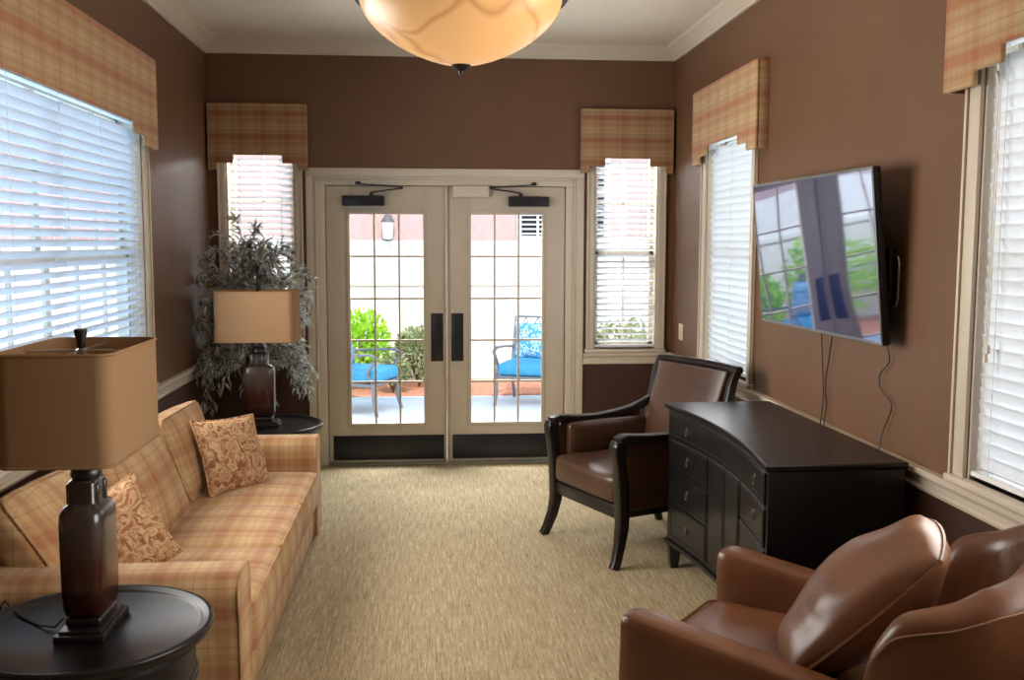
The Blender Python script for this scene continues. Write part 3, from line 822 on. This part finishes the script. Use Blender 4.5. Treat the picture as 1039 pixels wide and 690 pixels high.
def cord(pts):
    bm = bm_(); P = [Vector(p) for p in pts]; out = []
    for i in range(len(P)-1):                      # Catmull-Rom
        a, b, c, d = P[max(i-1, 0)], P[i], P[i+1], P[min(i+2, len(P)-1)]
        for s in range(6):
            t = s/6; out.append(.5*((2*b)+(c-a)*t+(2*a-5*b+4*c-d)*t*t+(3*b-a-3*c+d)*t**3))
    out.append(P[-1]); tube(bm, out, .003, 6)
    return adopt(obj('cord', bm, 'cord_black'), TV)
cord([(1.69, -3.04, 1.42), (1.745, -3.05, 1.35), (1.757, -3.06, 1.2), (1.757, -3.09, 1.0), (1.733, -3.13, .90), (1.730, -3.13, .80), (1.730, -3.13, .4)])
cord([(1.69, -3.22, 1.42), (1.745, -3.20, 1.35), (1.757, -3.15, 1.22), (1.757, -3.11, 1.07), (1.757, -3.13, .95), (1.731, -3.17, .86), (1.730, -3.17, .4)])
cord([(1.70, -3.71, 1.42), (1.745, -3.72, 1.35), (1.757, -3.76, 1.26), (1.757, -3.68, 1.19), (1.757, -3.69, 1.13), (1.757, -3.79, 1.08), (1.757, -3.77, 1.02), (1.757, -3.73, .96), (1.733, -3.75, .89), (1.730, -3.75, .8), (1.730, -3.75, .4)])

# ------------------------------------------------------------------ black chest
CH = thing('chest_of_drawers', 'wide black chest of drawers with a concave front below the television', 'chest', (1.425, -3.285, 0), R(-88.9))
HX, HY, CT = .735, .277, .89
def cf(x): return -HY+.075*(1-(x/HX)**2)           # concave front line
N = 24; xs = [-HX+2*HX*i/N for i in range(N+1)]
def plan(ex, ef, z): return [(x*(1+ex/HX), cf(x)-ef, z) for x in xs]+[(HX+ex, HY, z), (-HX-ex, HY, z)]
bm = bm_(); loft(bm, [plan(0, 0, .155), plan(0, 0, CT-.0305)]); obj('carcass', bm, 'chest_wood', CH, smooth=20)
bm = bm_(); loft(bm, [plan(.006, .004, CT-.030), plan(.018, .018, CT-.022), plan(.022, .022, CT-.014), plan(.022, .022, CT-.005), plan(.018, .018, CT)]); obj('top', bm, 'chest_wood', CH, smooth=35)
bm = bm_(); loft(bm, [plan(.010, .012, .128), plan(.012, .014, .150), plan(.002, .004, .1545)]); obj('base_moulding', bm, 'chest_wood', CH, smooth=30)
for sx in (-1, 1):
    for yy in (-HY+.03, HY-.035):
        bm = bm_(); x = sx*(HX-.035)
        loft(bm, [[(x+a*w, yy+b*w, z) for a, b in ((-1, -1), (1, -1), (1, 1), (-1, 1))] for w, z in ((.020, 0), (.034, .1275))]); obj('leg', bm, 'chest_wood', CH, bevel=.003)
def front(nm, x0, x1, z0, z1, parent=CH, th=.008, off=.0005):
    bm = bm_(); n = 10
    def ring(z, g, o): return [(x, cf(x)-o, z) for x in [x0+g+(x1-x0-2*g)*i/n for i in range(n+1)]]
    rows = []
    X = [x0+(x1-x0)*i/n for i in range(n+1)]
    sec = [(0, off), (0, off+th-.005), (.004, off+th), ]
    rings = []
    for x in X:
        i0 = (x-x0)/(x1-x0)
        g = .0
        rings.append([(x, cf(x)-off, z0), (x, cf(x)-off-th+.003, z0), (x, cf(x)-off-th, z0+.003), (x, cf(x)-off-th, z1-.003), (x, cf(x)-off-th+.003, z1), (x, cf(x)-off, z1)])
    loft(bm, rings)
    # raised cock-bead frame
    yb = lambda x: cf(x)-off-th-.0005
    for z in (z0+.014, z1-.014): tube(bm, [(x, yb(x), z) for x in [x0+.014+(x1-x0-.028)*i/n for i in range(n+1)]], .0022, 5)
    for x in (x0+.014, x1-.014): tube(bm, [(x, yb(x), z0+.014), (x, yb(x), z1-.014)], .0022, 5)
    return obj(nm, bm, 'chest_wood', parent, smooth=30)
def pull(x, z, parent):
    y = cf(x)-.009; bm = bm_()
    lathe(bm, [(.002, .006), (.009, .005), (.012, 0)], 14, Matrix.Translation((x, y, z+.012)) @ Matrix.Rotation(R(90), 4, 'X'))
    n = 18; tube(bm, [(x+.013*math.cos(2*math.pi*i/n), y-.007, z-.006+.017*math.sin(2*math.pi*i/n)) for i in range(n)], .0026, 6, None, True)
    obj('ring_pull', bm, 'pull_metal', parent)
d = front('drawer', -.69, .69, .715, .845); pull(-.50, .775, d); pull(.50, .775, d)
rows = ((.545, .70), (.365, .53), (.175, .35))
for z0, z1 in rows:
    for x0, x1 in ((-.69, -.24), (.24, .69)):
        d = front('drawer', x0, x1, z0, z1); pull((x0+x1)/2+(-.02 if x0 < 0 else .02), (z0+z1)/2, d)
d = front('door', -.225, -.003, .175, .70); d = front('door', .003, .225, .175, .70)

# ------------------------------------------------------------------ far armchair (wood frame)
AC = thing('wooden_armchair', 'brown leather armchair with dark scrolled wooden arms beside the chest', 'armchair', (1.055, -2.11, 0), R(-66.4))
for s in (-1, 1):
    bm = bm_()
    beam(bm, [(s*.372, -.405, 0), (s*.366, -.385, .04), (s*.352, -.355, .13), (s*.345, -.338, .22), (s*.345, -.336, .30), (s*.345, -.345, .44), (s*.345, -.362, .57), (s*.345, -.372, .64), (s*.345, -.362, .685)],
         [.042, .042, .05, .058, .06, .06, .06, .062, .062], [.05, .048, .054, .062, .066, .062, .058, .07, .07], (1, 0, 0))
    fl = obj('front_leg', bm, 'wood_frame', AC, smooth=45)
    bm = bm_(); lathe(bm, [(.004, -.004), (.026, -.002), (.034, .0), (.036, .004), (.036, .064), (.034, .068), (.004, .07)], 24, Matrix.Translation((s*.345+.034, -.368, .658)) @ Matrix.Rotation(R(-90), 4, 'Y'))
    obj('scroll', bm, 'wood_frame', fl)
    bm = bm_()
    beam(bm, [(s*.30, .40, 0), (s*.305, .375, .10), (s*.31, .335, .25), (s*.315, .325, .42)], [.036, .04, .046, .046], [.04, .046, .06, .06], (1, 0, 0)); obj('rear_leg', bm, 'wood_frame', AC, smooth=45)
    bm = bm_()
    beam(bm, [(s*.345, -.372, .692), (s*.345, -.33, .702), (s*.345, -.20, .690), (s*.345, -.05, .686), (s*.345, .10, .700), (s*.343, .20, .718), (s*.34, .28, .745), (s*.338, .36, .785)],
         [.072, .076, .072, .064, .058, .052, .046, .04], [.036, .044, .044, .044, .046, .048, .048, .036], (1, 0, 0)); obj('arm_rail', bm, 'wood_frame', AC, smooth=45)
    bm = bm_(); P = [(-.30, .30), (-.30, .42), (-.325, .60), (-.30, .676), (-.20, .672), (-.05, .667), (.10, .68), (.20, .705), (.26, .74), (.28, .45), (.29, .30)]
    loft(bm, [[(x, y, z) for y, z in P] for x in (s*.325, s*.362)]); obj('side_panel', bm, 'leather_dark', AC, bevel=.008)
    bm = bm_(); cushion(bm, (.060, .56, .20), .025, (.022, 0, .006), 8, Matrix.Translation((s*.300, -.005, .578))); obj('arm_pad', bm, 'leather_dark', AC, smooth=60)
    bm = bm_()
    beam(bm, [(s*.322, .305, .40), (s*.332, .325, .60), (s*.345, .37, .80), (s*.35, .405, .96), (s*.352, .435, 1.02)], .04, [.06, .06, .055, .05, .045], (1, 0, 0)); obj('back_post', bm, 'wood_frame', AC, smooth=45)
bm = bm_(); box(bm, (-.32, -.355, .255), (.32, -.315, .33), .006); box(bm, (-.345, -.31, .262), (-.318, .32, .33), .004); box(bm, (.318, -.31, .262), (.345, .32, .33), .004); box(bm, (-.30, .305, .262), (.30, .335, .33), .004)
obj('seat_rail', bm, 'wood_frame', AC)
bm = bm_(); cushion(bm, (.635, .70, .165), .04, (.0, .012, .022), 10, Matrix.Translation((0, -.025, .412)), .003, 3); obj('seat', bm, 'leather_dark', AC, smooth=60)
bm = bm_()
rings = []
for y, z, w, t in ((.275, .42, .29, .09), (.285, .50, .295, .10), (.305, .62, .30, .105), (.34, .74, .307, .10), (.375, .85, .314, .09), (.405, .96, .318, .075), (.415, 1.012, .322, .06)):
    rings.append([(w*px, y+t*py-.02*(1-px*px)*(py < 0), z) for px, py in [(math.copysign(min(1, abs(c)), c), s) for c, s in squircle(1, .5, 32, 7)]])
loft(bm, rings); obj('back_cushion', bm, 'leather_dark', AC, smooth=60)
bm = bm_(); beam(bm, [(-.365, .44, 1.02), (-.2, .452, 1.027), (0, .456, 1.029), (.2, .452, 1.027), (.365, .44, 1.02)], [.055]*5, [.05]*5, (0, 1, .25), rnd=.9); obj('top_rail', bm, 'wood_frame', AC, smooth=60)

# ------------------------------------------------------------------ near tub armchair
TC = thing('tub_armchair', 'tan leather tub armchair with a curved back, nearest on the right', 'armchair', (.685+.43*.777, -4.53-.43*.629, 0), R(-129))
TC.scale = (.93, 1, 1.02)
bm = bm_(); box(bm, (-.44, -.40, .09), (.44, .40, .29), .02, 3); obj('base', bm, 'leather_tan', TC)
for sx in (-1, 1):
    for yy in (-.36, .33):
        bm = bm_(); loft(bm, [[(sx*.38+a*w, yy+b*w, z) for a, b in ((-1, -1), (1, -1), (1, 1), (-1, 1))] for w, z in ((.018, 0), (.028, .0895))]); obj('leg', bm, 'wood_frame', TC)
bm = bm_(); cushion(bm, (.655, .88, .175), .045, (0, .012, .02), 10, Matrix.Translation((0, -.005, .378)), .003, 9); s_ = obj('seat', bm, 'leather_tan', TC, smooth=60)
bm = bm_(); tube(bm, outline(.655/2-.014, .44-.006, .04, .075), .005, 6, Matrix.Translation((0, -.005, .378)), True); obj('piping', bm, 'leather_tan', s_)
for s in (-1, 1):
    bm = bm_(); cushion(bm, (.130, .74, .545), .035, (.006, .006, .006), 10, Matrix.Translation((s*.402, -.065, .360)) @ Matrix(((1, 0, 0, 0), (0, 1, 0, 0), (0, 0, 1, 0), (0, 0, 0, 1))), .002, s+3)
    for v in bm.verts: v.co.z -= .13*(v.co.y+.435)*max(0, min(1, (v.co.z-.2)/.4))
    obj('arm', bm, 'leather_tan', TC, smooth=60)
# wrap-around shell
path = []
ctrl = [(.405, .275), (.410, .33), (.410, .39), (.400, .46), (.365, .535), (.28, .60), (.15, .635), (0, .645)]
ctrl = ctrl+[(-x, y) for x, y in reversed(ctrl[:-1])]
P = [Vector((x, y, 0)) for x, y in ctrl]
for i in range(len(P)-1):
    a, b, c, d = P[max(i-1, 0)], P[i], P[i+1], P[min(i+2, len(P)-1)]
    for q in range(4):
        t = q/4; path.append(.5*((2*b)+(c-a)*t+(2*a-5*b+4*c-d)*t*t+(3*b-a-3*c+d)*t**3))
path.append(P[-1])
bm = bm_(); rings = []; seam = []; L = len(path)-1
dist = [0.0]
for i in range(L): dist.append(dist[-1]+(path[i+1]-path[i]).length)
for i, p in enumerate(path):
    t = (path[min(i+1, L)]-path[max(i-1, 0)]).normalized(); o = Vector((t.y, -t.x, 0))
    if o.dot(p) < 0: o = -o
    u = min(dist[i], dist[L]-dist[i])
    w_ = max(0, min(1, u/.10)); h = .54+.23*math.sqrt(w_*(2-w_))+.085*min(1, max(0, u-.05)/.22)**.8+.085*min(1, max(0, u-.2)/.35)
    ti = to = .062
    sec = []
    k = .45 if i in (0, L) else (.8 if i in (1, L-1) else 1.0)
    for a, z in ((-ti, .12), (-ti, .30), (-ti, .45), (-ti, h-.16), (-ti*1.02, h-.07), (-ti*.85, h-.03), (-ti*.45, h-.006), (0, h), (to*.5, h-.006), (to*.9, h-.03), (to, h-.06), (to, h-.2), (to, .45), (to, .12)):
        sec.append(p+o*(a*k+.05*max(0, z-.45))+Vector((0, 0, min(z, h))))
    rings.append(sec)
    if u > .03: seam.append(p+o*(to*k+.002+.05*(h-.495))+Vector((0, 0, h-.045)))
loft(bm, rings); sh = obj('back', bm, 'leather_tan', TC, smooth=60)
simple('seam_highlight', (140, 104, 78), .5)  # lighter leather tone, paints a highlight along the seam
bm = bm_(); tube(bm, seam, .0024, 6); obj('piping', bm, 'seam_highlight', sh)

r = thing('leather_pillow', 'puffy brown leather pillow leaning in the tub armchair', 'pillow', (1.125, -4.945, .705))
h_ = Vector((-.93, .37, 0)).normalized(); n_ = (h_*math.cos(R(44))+Vector((0, 0, 1))*math.sin(R(44))).normalized()
u_ = (Vector((0, 0, 1))-n_*n_.z).normalized(); x_ = u_.cross(n_).normalized()
r.rotation_euler = Matrix(((x_.x, -n_.x, u_.x), (x_.y, -n_.y, u_.y), (x_.z, -n_.z, u_.z))).to_euler()
bm = bm_(); pillow(bm, .48, .60, .25, 40, None, 4, .028, .45, 0.0); obj('cover', bm, 'leather_pillow', r, smooth=80)
bm = bm_(); tube(bm, pillow_edge(.48, .60, 24, .45), .0065, 6, None, True); obj('piping', bm, 'leather_pillow', r)

# ------------------------------------------------------------------ courtyard outside
bm = bm_(); box(bm, (-14, YR-4, -.25), (14, 3.70, -.04)); struct('ground', bm, 'patio_concrete', smooth=0)
bm = bm_(); box(bm, (-14, 3.70, -.25), (14, 5.0, -.02), .01); struct('ground_bed', bm, 'mulch', smooth=0)
bm = bm_(); box(bm, (-9, 5.0, -.25), (9, 5.2, 1.76)); box(bm, (-9, 4.965, 1.19), (9, 5.0, 1.265), .008); struct('wall_courtyard', bm, 'stucco_white', smooth=0)
bm = bm_(); box(bm, (-9, 5.0, 1.7605), (.98, 5.2, 4.4)); box(bm, (2.2, 5.0, 1.7605), (9, 5.2, 4.4)); box(bm, (.98, 5.0, 3.0), (2.2, 5.2, 4.4)); struct('wall_upper', bm, 'stucco_pink', smooth=0)
r = sroot('window_6', (0, 5.0, 0))
bm = bm_()
for a, b in ((.985, 1.05), (2.13, 2.195)): box(bm, (a, -.03, 1.764), (b, .16, 2.995), .005)
for a, b in ((1.764, 1.82), (2.35, 2.40), (2.93, 2.995)): box(bm, (1.05, -.02, a), (2.13, .16, b), .005)
box(bm, (1.25, -.01, 1.82), (1.275, .03, 2.93)); box(bm, (1.66, -.01, 1.82), (1.685, .03, 2.93))
obj('window_frame', bm, 'stucco_white', r)
bm = bm_(); box(bm, (1.05, .10, 1.82), (2.13, .104, 2.93)); obj('pane', bm, 'kick_metal', r, smooth=0)
bm = bm_()
for i in range(18): box(bm, (1.06, .06, 1.84+.06*i), (2.12, .085, 1.862+.06*i))
obj('shutter_slats', bm, 'patio_concrete', r, smooth=0)

r = thing('wall_lantern', 'grey lantern on the pink courtyard wall seen through the left door', 'lantern', (-.645, 5.0, 1.92))
bm = bm_(); box(bm, (-.05, -.03, -.06), (.05, -.001, .16), .008); tube(bm, [(0, -.03, .13), (0, -.09, .19), (0, -.14, .17)], .012, 8); obj('bracket', bm, 'lantern_metal', r)
bm = bm_(); lathe(bm, [(.01, .17), (.03, .15), (.085, .085), (.09, .075), (.05, .07)], 20, Matrix.Translation((0, -.14, 0))); obj('cap', bm, 'lantern_metal', r)
bm = bm_(); lathe(bm, [(.02, -.17), (.065, -.155), (.065, -.141)], 20, Matrix.Translation((0, -.14, 0))); obj('bottom_ring', bm, 'lantern_metal', r)
bm = bm_(); lathe(bm, [(.058, -.14), (.07, .07)], 20, Matrix.Translation((0, -.14, 0))); obj('lantern_glass', bm, 'lantern_glass', r)

def shrub(loc, rx, rz, n, m, label, L, seed, stemh=.1):
    r = thing('shrub', label, 'shrub', loc); q = random.Random(seed); bm = bm_(); s = bm_()
    for k in range(14):
        a = q.uniform(0, 6.283); tube(s, [(0, 0, 0), (rx*.4*math.cos(a), rx*.4*math.sin(a), rz*.5), (rx*.7*math.cos(a), rx*.7*math.sin(a), rz*q.uniform(.7, 1))], .006, 4)
    for k in range(n):
        d = Vector((q.gauss(0, 1), q.gauss(0, 1), q.gauss(0, 1))).normalized(); f = q.random()**.4
        p = Vector((d.x*rx*f, d.y*rx*f, stemh+rz/2+d.z*rz/2*f))
        e = (d+Vector((q.gauss(0, .5), q.gauss(0, .5), q.gauss(.3, .5)))).normalized(); sd = e.cross(Vector((q.gauss(0, 1), q.gauss(0, 1), q.gauss(0, 1)))).normalized()*L*.25
        v = [bm.verts.new(x) for x in (p, p+e*L*.5+sd, p+e*L, p+e*L*.5-sd)]; bm.faces.new(v)
    obj('stems', s, 'stem_brown', r); obj('foliage', bm, m, r, smooth=0, recalc=False)
shrub((-.98, 4.25, -.02), .36, .85, 1400, 'lime_leaves', 'bright lime green shrub by the courtyard wall behind the left door', .09, 1)
shrub((-.26, 4.35, -.02), .28, .62, 1100, 'olive_leaves', 'dull olive shrub right of the lime green one in the courtyard', .08, 2)
shrub((-.56, 3.85, -.02), .16, .34, 500, 'olive_leaves', 'low olive shrub in front of the lime green one in the courtyard', .07, 3)
shrub((-1.95, 4.25, -.02), .48, 1.2, 1400, 'lime_leaves', 'wide lime green shrub left of the doors in the courtyard bed', .09, 5)
shrub((-2.98, 4.25, -.02), .48, 1.2, 1300, 'lime_leaves', 'rounded lime green shrub farther left in the courtyard bed', .09, 8)
shrub((2.3, 4.3, -.02), .5, .7, 1200, 'olive_leaves', 'olive shrub in the courtyard bed right of the doors', .08, 6)

def patio_chair(loc, rotz, label):
    r = thing('patio_chair', label, 'chair', loc, rotz, 'patio chairs with blue cushions')
    for s in (-1, 1):
        bm = bm_(); beam(bm, [(s*.31, -.33, 0), (s*.30, -.29, .14), (s*.30, -.28, .34)], .03, .03, (1, 0, 0)); obj('leg', bm, 'patio_metal', r)
        bm = bm_(); beam(bm, [(s*.29, .36, 0), (s*.295, .30, .2), (s*.295, .28, .34)], .03, .03, (1, 0, 0)); obj('leg', bm, 'patio_metal', r)
        bm = bm_(); beam(bm, [(s*.30, -.28, .34), (s*.31, -.22, .44), (s*.315, -.30, .55), (s*.315, -.34, .60), (s*.315, -.26, .635), (s*.315, 0, .625), (s*.31, .25, .60), (s*.30, .33, .60)], .035, .025, (1, 0, 0)); obj('arm', bm, 'patio_metal', r)
    bm = bm_(); box(bm, (-.31, -.30, .30), (.31, .30, .335), .006); obj('seat_frame', bm, 'patio_metal', r)
    bm = bm_()
    for s in (-1, 1): beam(bm, [(s*.295, .27, .32), (s*.295, .34, .62), (s*.295, .44, .93)], .03, .03, (1, 0, 0))
    for z, y in ((.93, .44), (.84, .412)): box(bm, (-.30, y-.012, z-.012), (.30, y+.012, z+.012), .003)
    for i in range(9):
        x = -.28+.07*i; tube(bm, [(x, .412, .84), (x+.035 if i % 2 else x-.035, .438, .93)], .007, 5)
    for i in range(5): tube(bm, [(-.2+.1*i, .28, .34), (-.2+.1*i, .412, .84)], .007, 5)
    obj('back_frame', bm, 'patio_metal', r)
    bm = bm_(); cushion(bm, (.58, .60, .13), .04, (0, .01, .02), 8, Matrix.Translation((0, -.02, .405))); obj('seat_cushion', bm, 'patio_blue', r, smooth=60)
    bm = bm_(); pillow(bm, .52, .44, .16, 12, Matrix.Translation((0, .235, .67)) @ Matrix.Rotation(R(-14), 4, 'X'), 2); obj('back_pillow', bm, 'patio_pattern', r, smooth=80)
patio_chair((-.86, 2.75, -.04), R(68), 'blue cushioned patio chair seen through the left door')
patio_chair((.98, 3.15, -.04), R(-22), 'blue cushioned patio chair seen through the right door')

# ------------------------------------------------------------------ light
def area(name, loc, rot, sx, sy, power, color, spread=180):
    l = bpy.data.lights.new(name, 'AREA'); l.shape = 'RECTANGLE'; l.size = sx; l.size_y = sy; l.energy = power; l.color = color
    o = bpy.data.objects.new(name, l); COL.objects.link(o); o.location = loc; o.rotation_euler = [R(a) for a in rot]; l.spread = R(spread); return o
zc = (WZ0+WZ1)/2
area('fill_left_window', (XL+.11, -2.99, zc-.05), (0, -90, 0), 1.35, 2.3, 74, (1.0, .95, .87), 140)  # added fill lamp inside the blind, boosts the window's light
area('fill_right_window', (XR-.11, -5.4, zc-.05), (0, 90, 0), 1.35, 2.0, 50, (1.0, .95, .88), 140)  # added fill lamp inside the big right blind
area('fill_small_window', (XR-.11, -1.44, zc-.05), (0, 90, 0), 1.35, .9, 9, (.92, .96, 1.0))  # added weak fill lamp inside the small window
# added lamps outside the side windows, standing in for sky behind the blinds
area('backlight_left_blind', (XL-.5, -2.99, zc), (0, -90, 0), 1.9, 2.9, 42, (.24, .57, 1.0))
area('backlight_small_blind', (XR+.5, -1.44, zc), (0, 90, 0), 1.9, 1.5, 16, (.60, .82, 1.0))
area('backlight_right_blind', (XR+.5, -5.4, zc), (0, 90, 0), 1.9, 2.6, 28, (1, .99, .97))
# added lamp high outside the glass doors, brightens the carpet inside
area('fill_doors', (0, 1.0, 2.9), (-48, 0, 0), 2.6, .9, 420, (1, .99, .96))
# the pendant's glow and an added soft fill under the ceiling behind the camera
pl = bpy.data.lights.new('pendant_bulb', 'POINT'); pl.energy = 3; pl.color = (1, .78, .52); pl.shadow_soft_size = .12
o = bpy.data.objects.new('pendant_bulb', pl); COL.objects.link(o); o.location = (-.04, -4.55, 2.86)
area('fill_rear', (0, -7.6, ZC-.02), (0, 0, 0), 2.2, 2.2, 4, (1, .90, .76))
su = bpy.data.lights.new('sun', 'SUN'); su.energy = 4.5; su.angle = R(.6); su.color = (1, .96, .9)
o = bpy.data.objects.new('sun', su); COL.objects.link(o); o.rotation_euler = (R(43), 0, R(2))

w = bpy.data.worlds.new('World'); sc.world = w; w.use_nodes = True; nt = w.node_tree; nt.nodes.clear()
out = nt.nodes.new('ShaderNodeOutputWorld'); bg = nt.nodes.new('ShaderNodeBackground'); tc = nt.nodes.new('ShaderNodeTexCoord')
sp = nt.nodes.new('ShaderNodeSeparateXYZ'); rp = nt.nodes.new('ShaderNodeValToRGB')
nt.links.new(tc.outputs['Generated'], sp.inputs[0]); nt.links.new(sp.outputs[2], rp.inputs[0])
rp.color_ramp.elements[0].position = 0; rp.color_ramp.elements[0].color = (.84, .93, 1.0, 1)
rp.color_ramp.elements[1].position = .7; rp.color_ramp.elements[1].color = (.58, .77, .98, 1)
nt.links.new(rp.outputs[0], bg.inputs[0]); bg.inputs[1].default_value = 2.6; nt.links.new(bg.outputs[0], out.inputs[0])

# ------------------------------------------------------------------ camera
F_, YAW, PIT, ROL = 1000.97, .085, .0988, .0024
cy, sy, cp, sp_ = math.cos(YAW), math.sin(YAW), math.cos(PIT), math.sin(PIT)
fwd = Vector((sy*cp, cy*cp, -sp_)); rt = Vector((cy, -sy, 0)); up = rt.cross(fwd)
r2 = math.cos(ROL)*rt+math.sin(ROL)*up; u2 = -math.sin(ROL)*rt+math.cos(ROL)*up
cam = bpy.data.cameras.new('camera'); cam.sensor_width = 36; cam.lens = F_*36/1039; cam.clip_start = .05
co = bpy.data.objects.new('camera', cam); COL.objects.link(co)
mw = Matrix(((r2.x, u2.x, -fwd.x, -.1459), (r2.y, u2.y, -fwd.y, -7.6706), (r2.z, u2.z, -fwd.z, 1.7417), (0, 0, 0, 1)))
co.matrix_world = mw; sc.camera = co

vs = sc.view_settings
sc.display_settings.display_device = 'sRGB'
vs.view_transform = 'Standard'; vs.look = 'None'; vs.exposure = 0.0; vs.gamma = 1.0; vs.use_curve_mapping = False
sc.cycles.use_denoising = True
sc.cycles.max_bounces = 10; sc.cycles.diffuse_bounces = 5; sc.cycles.transparent_max_bounces = 16
sc.cycles.sample_clamp_indirect = 6; sc.cycles.caustics_reflective = False; sc.cycles.caustics_refractive = False
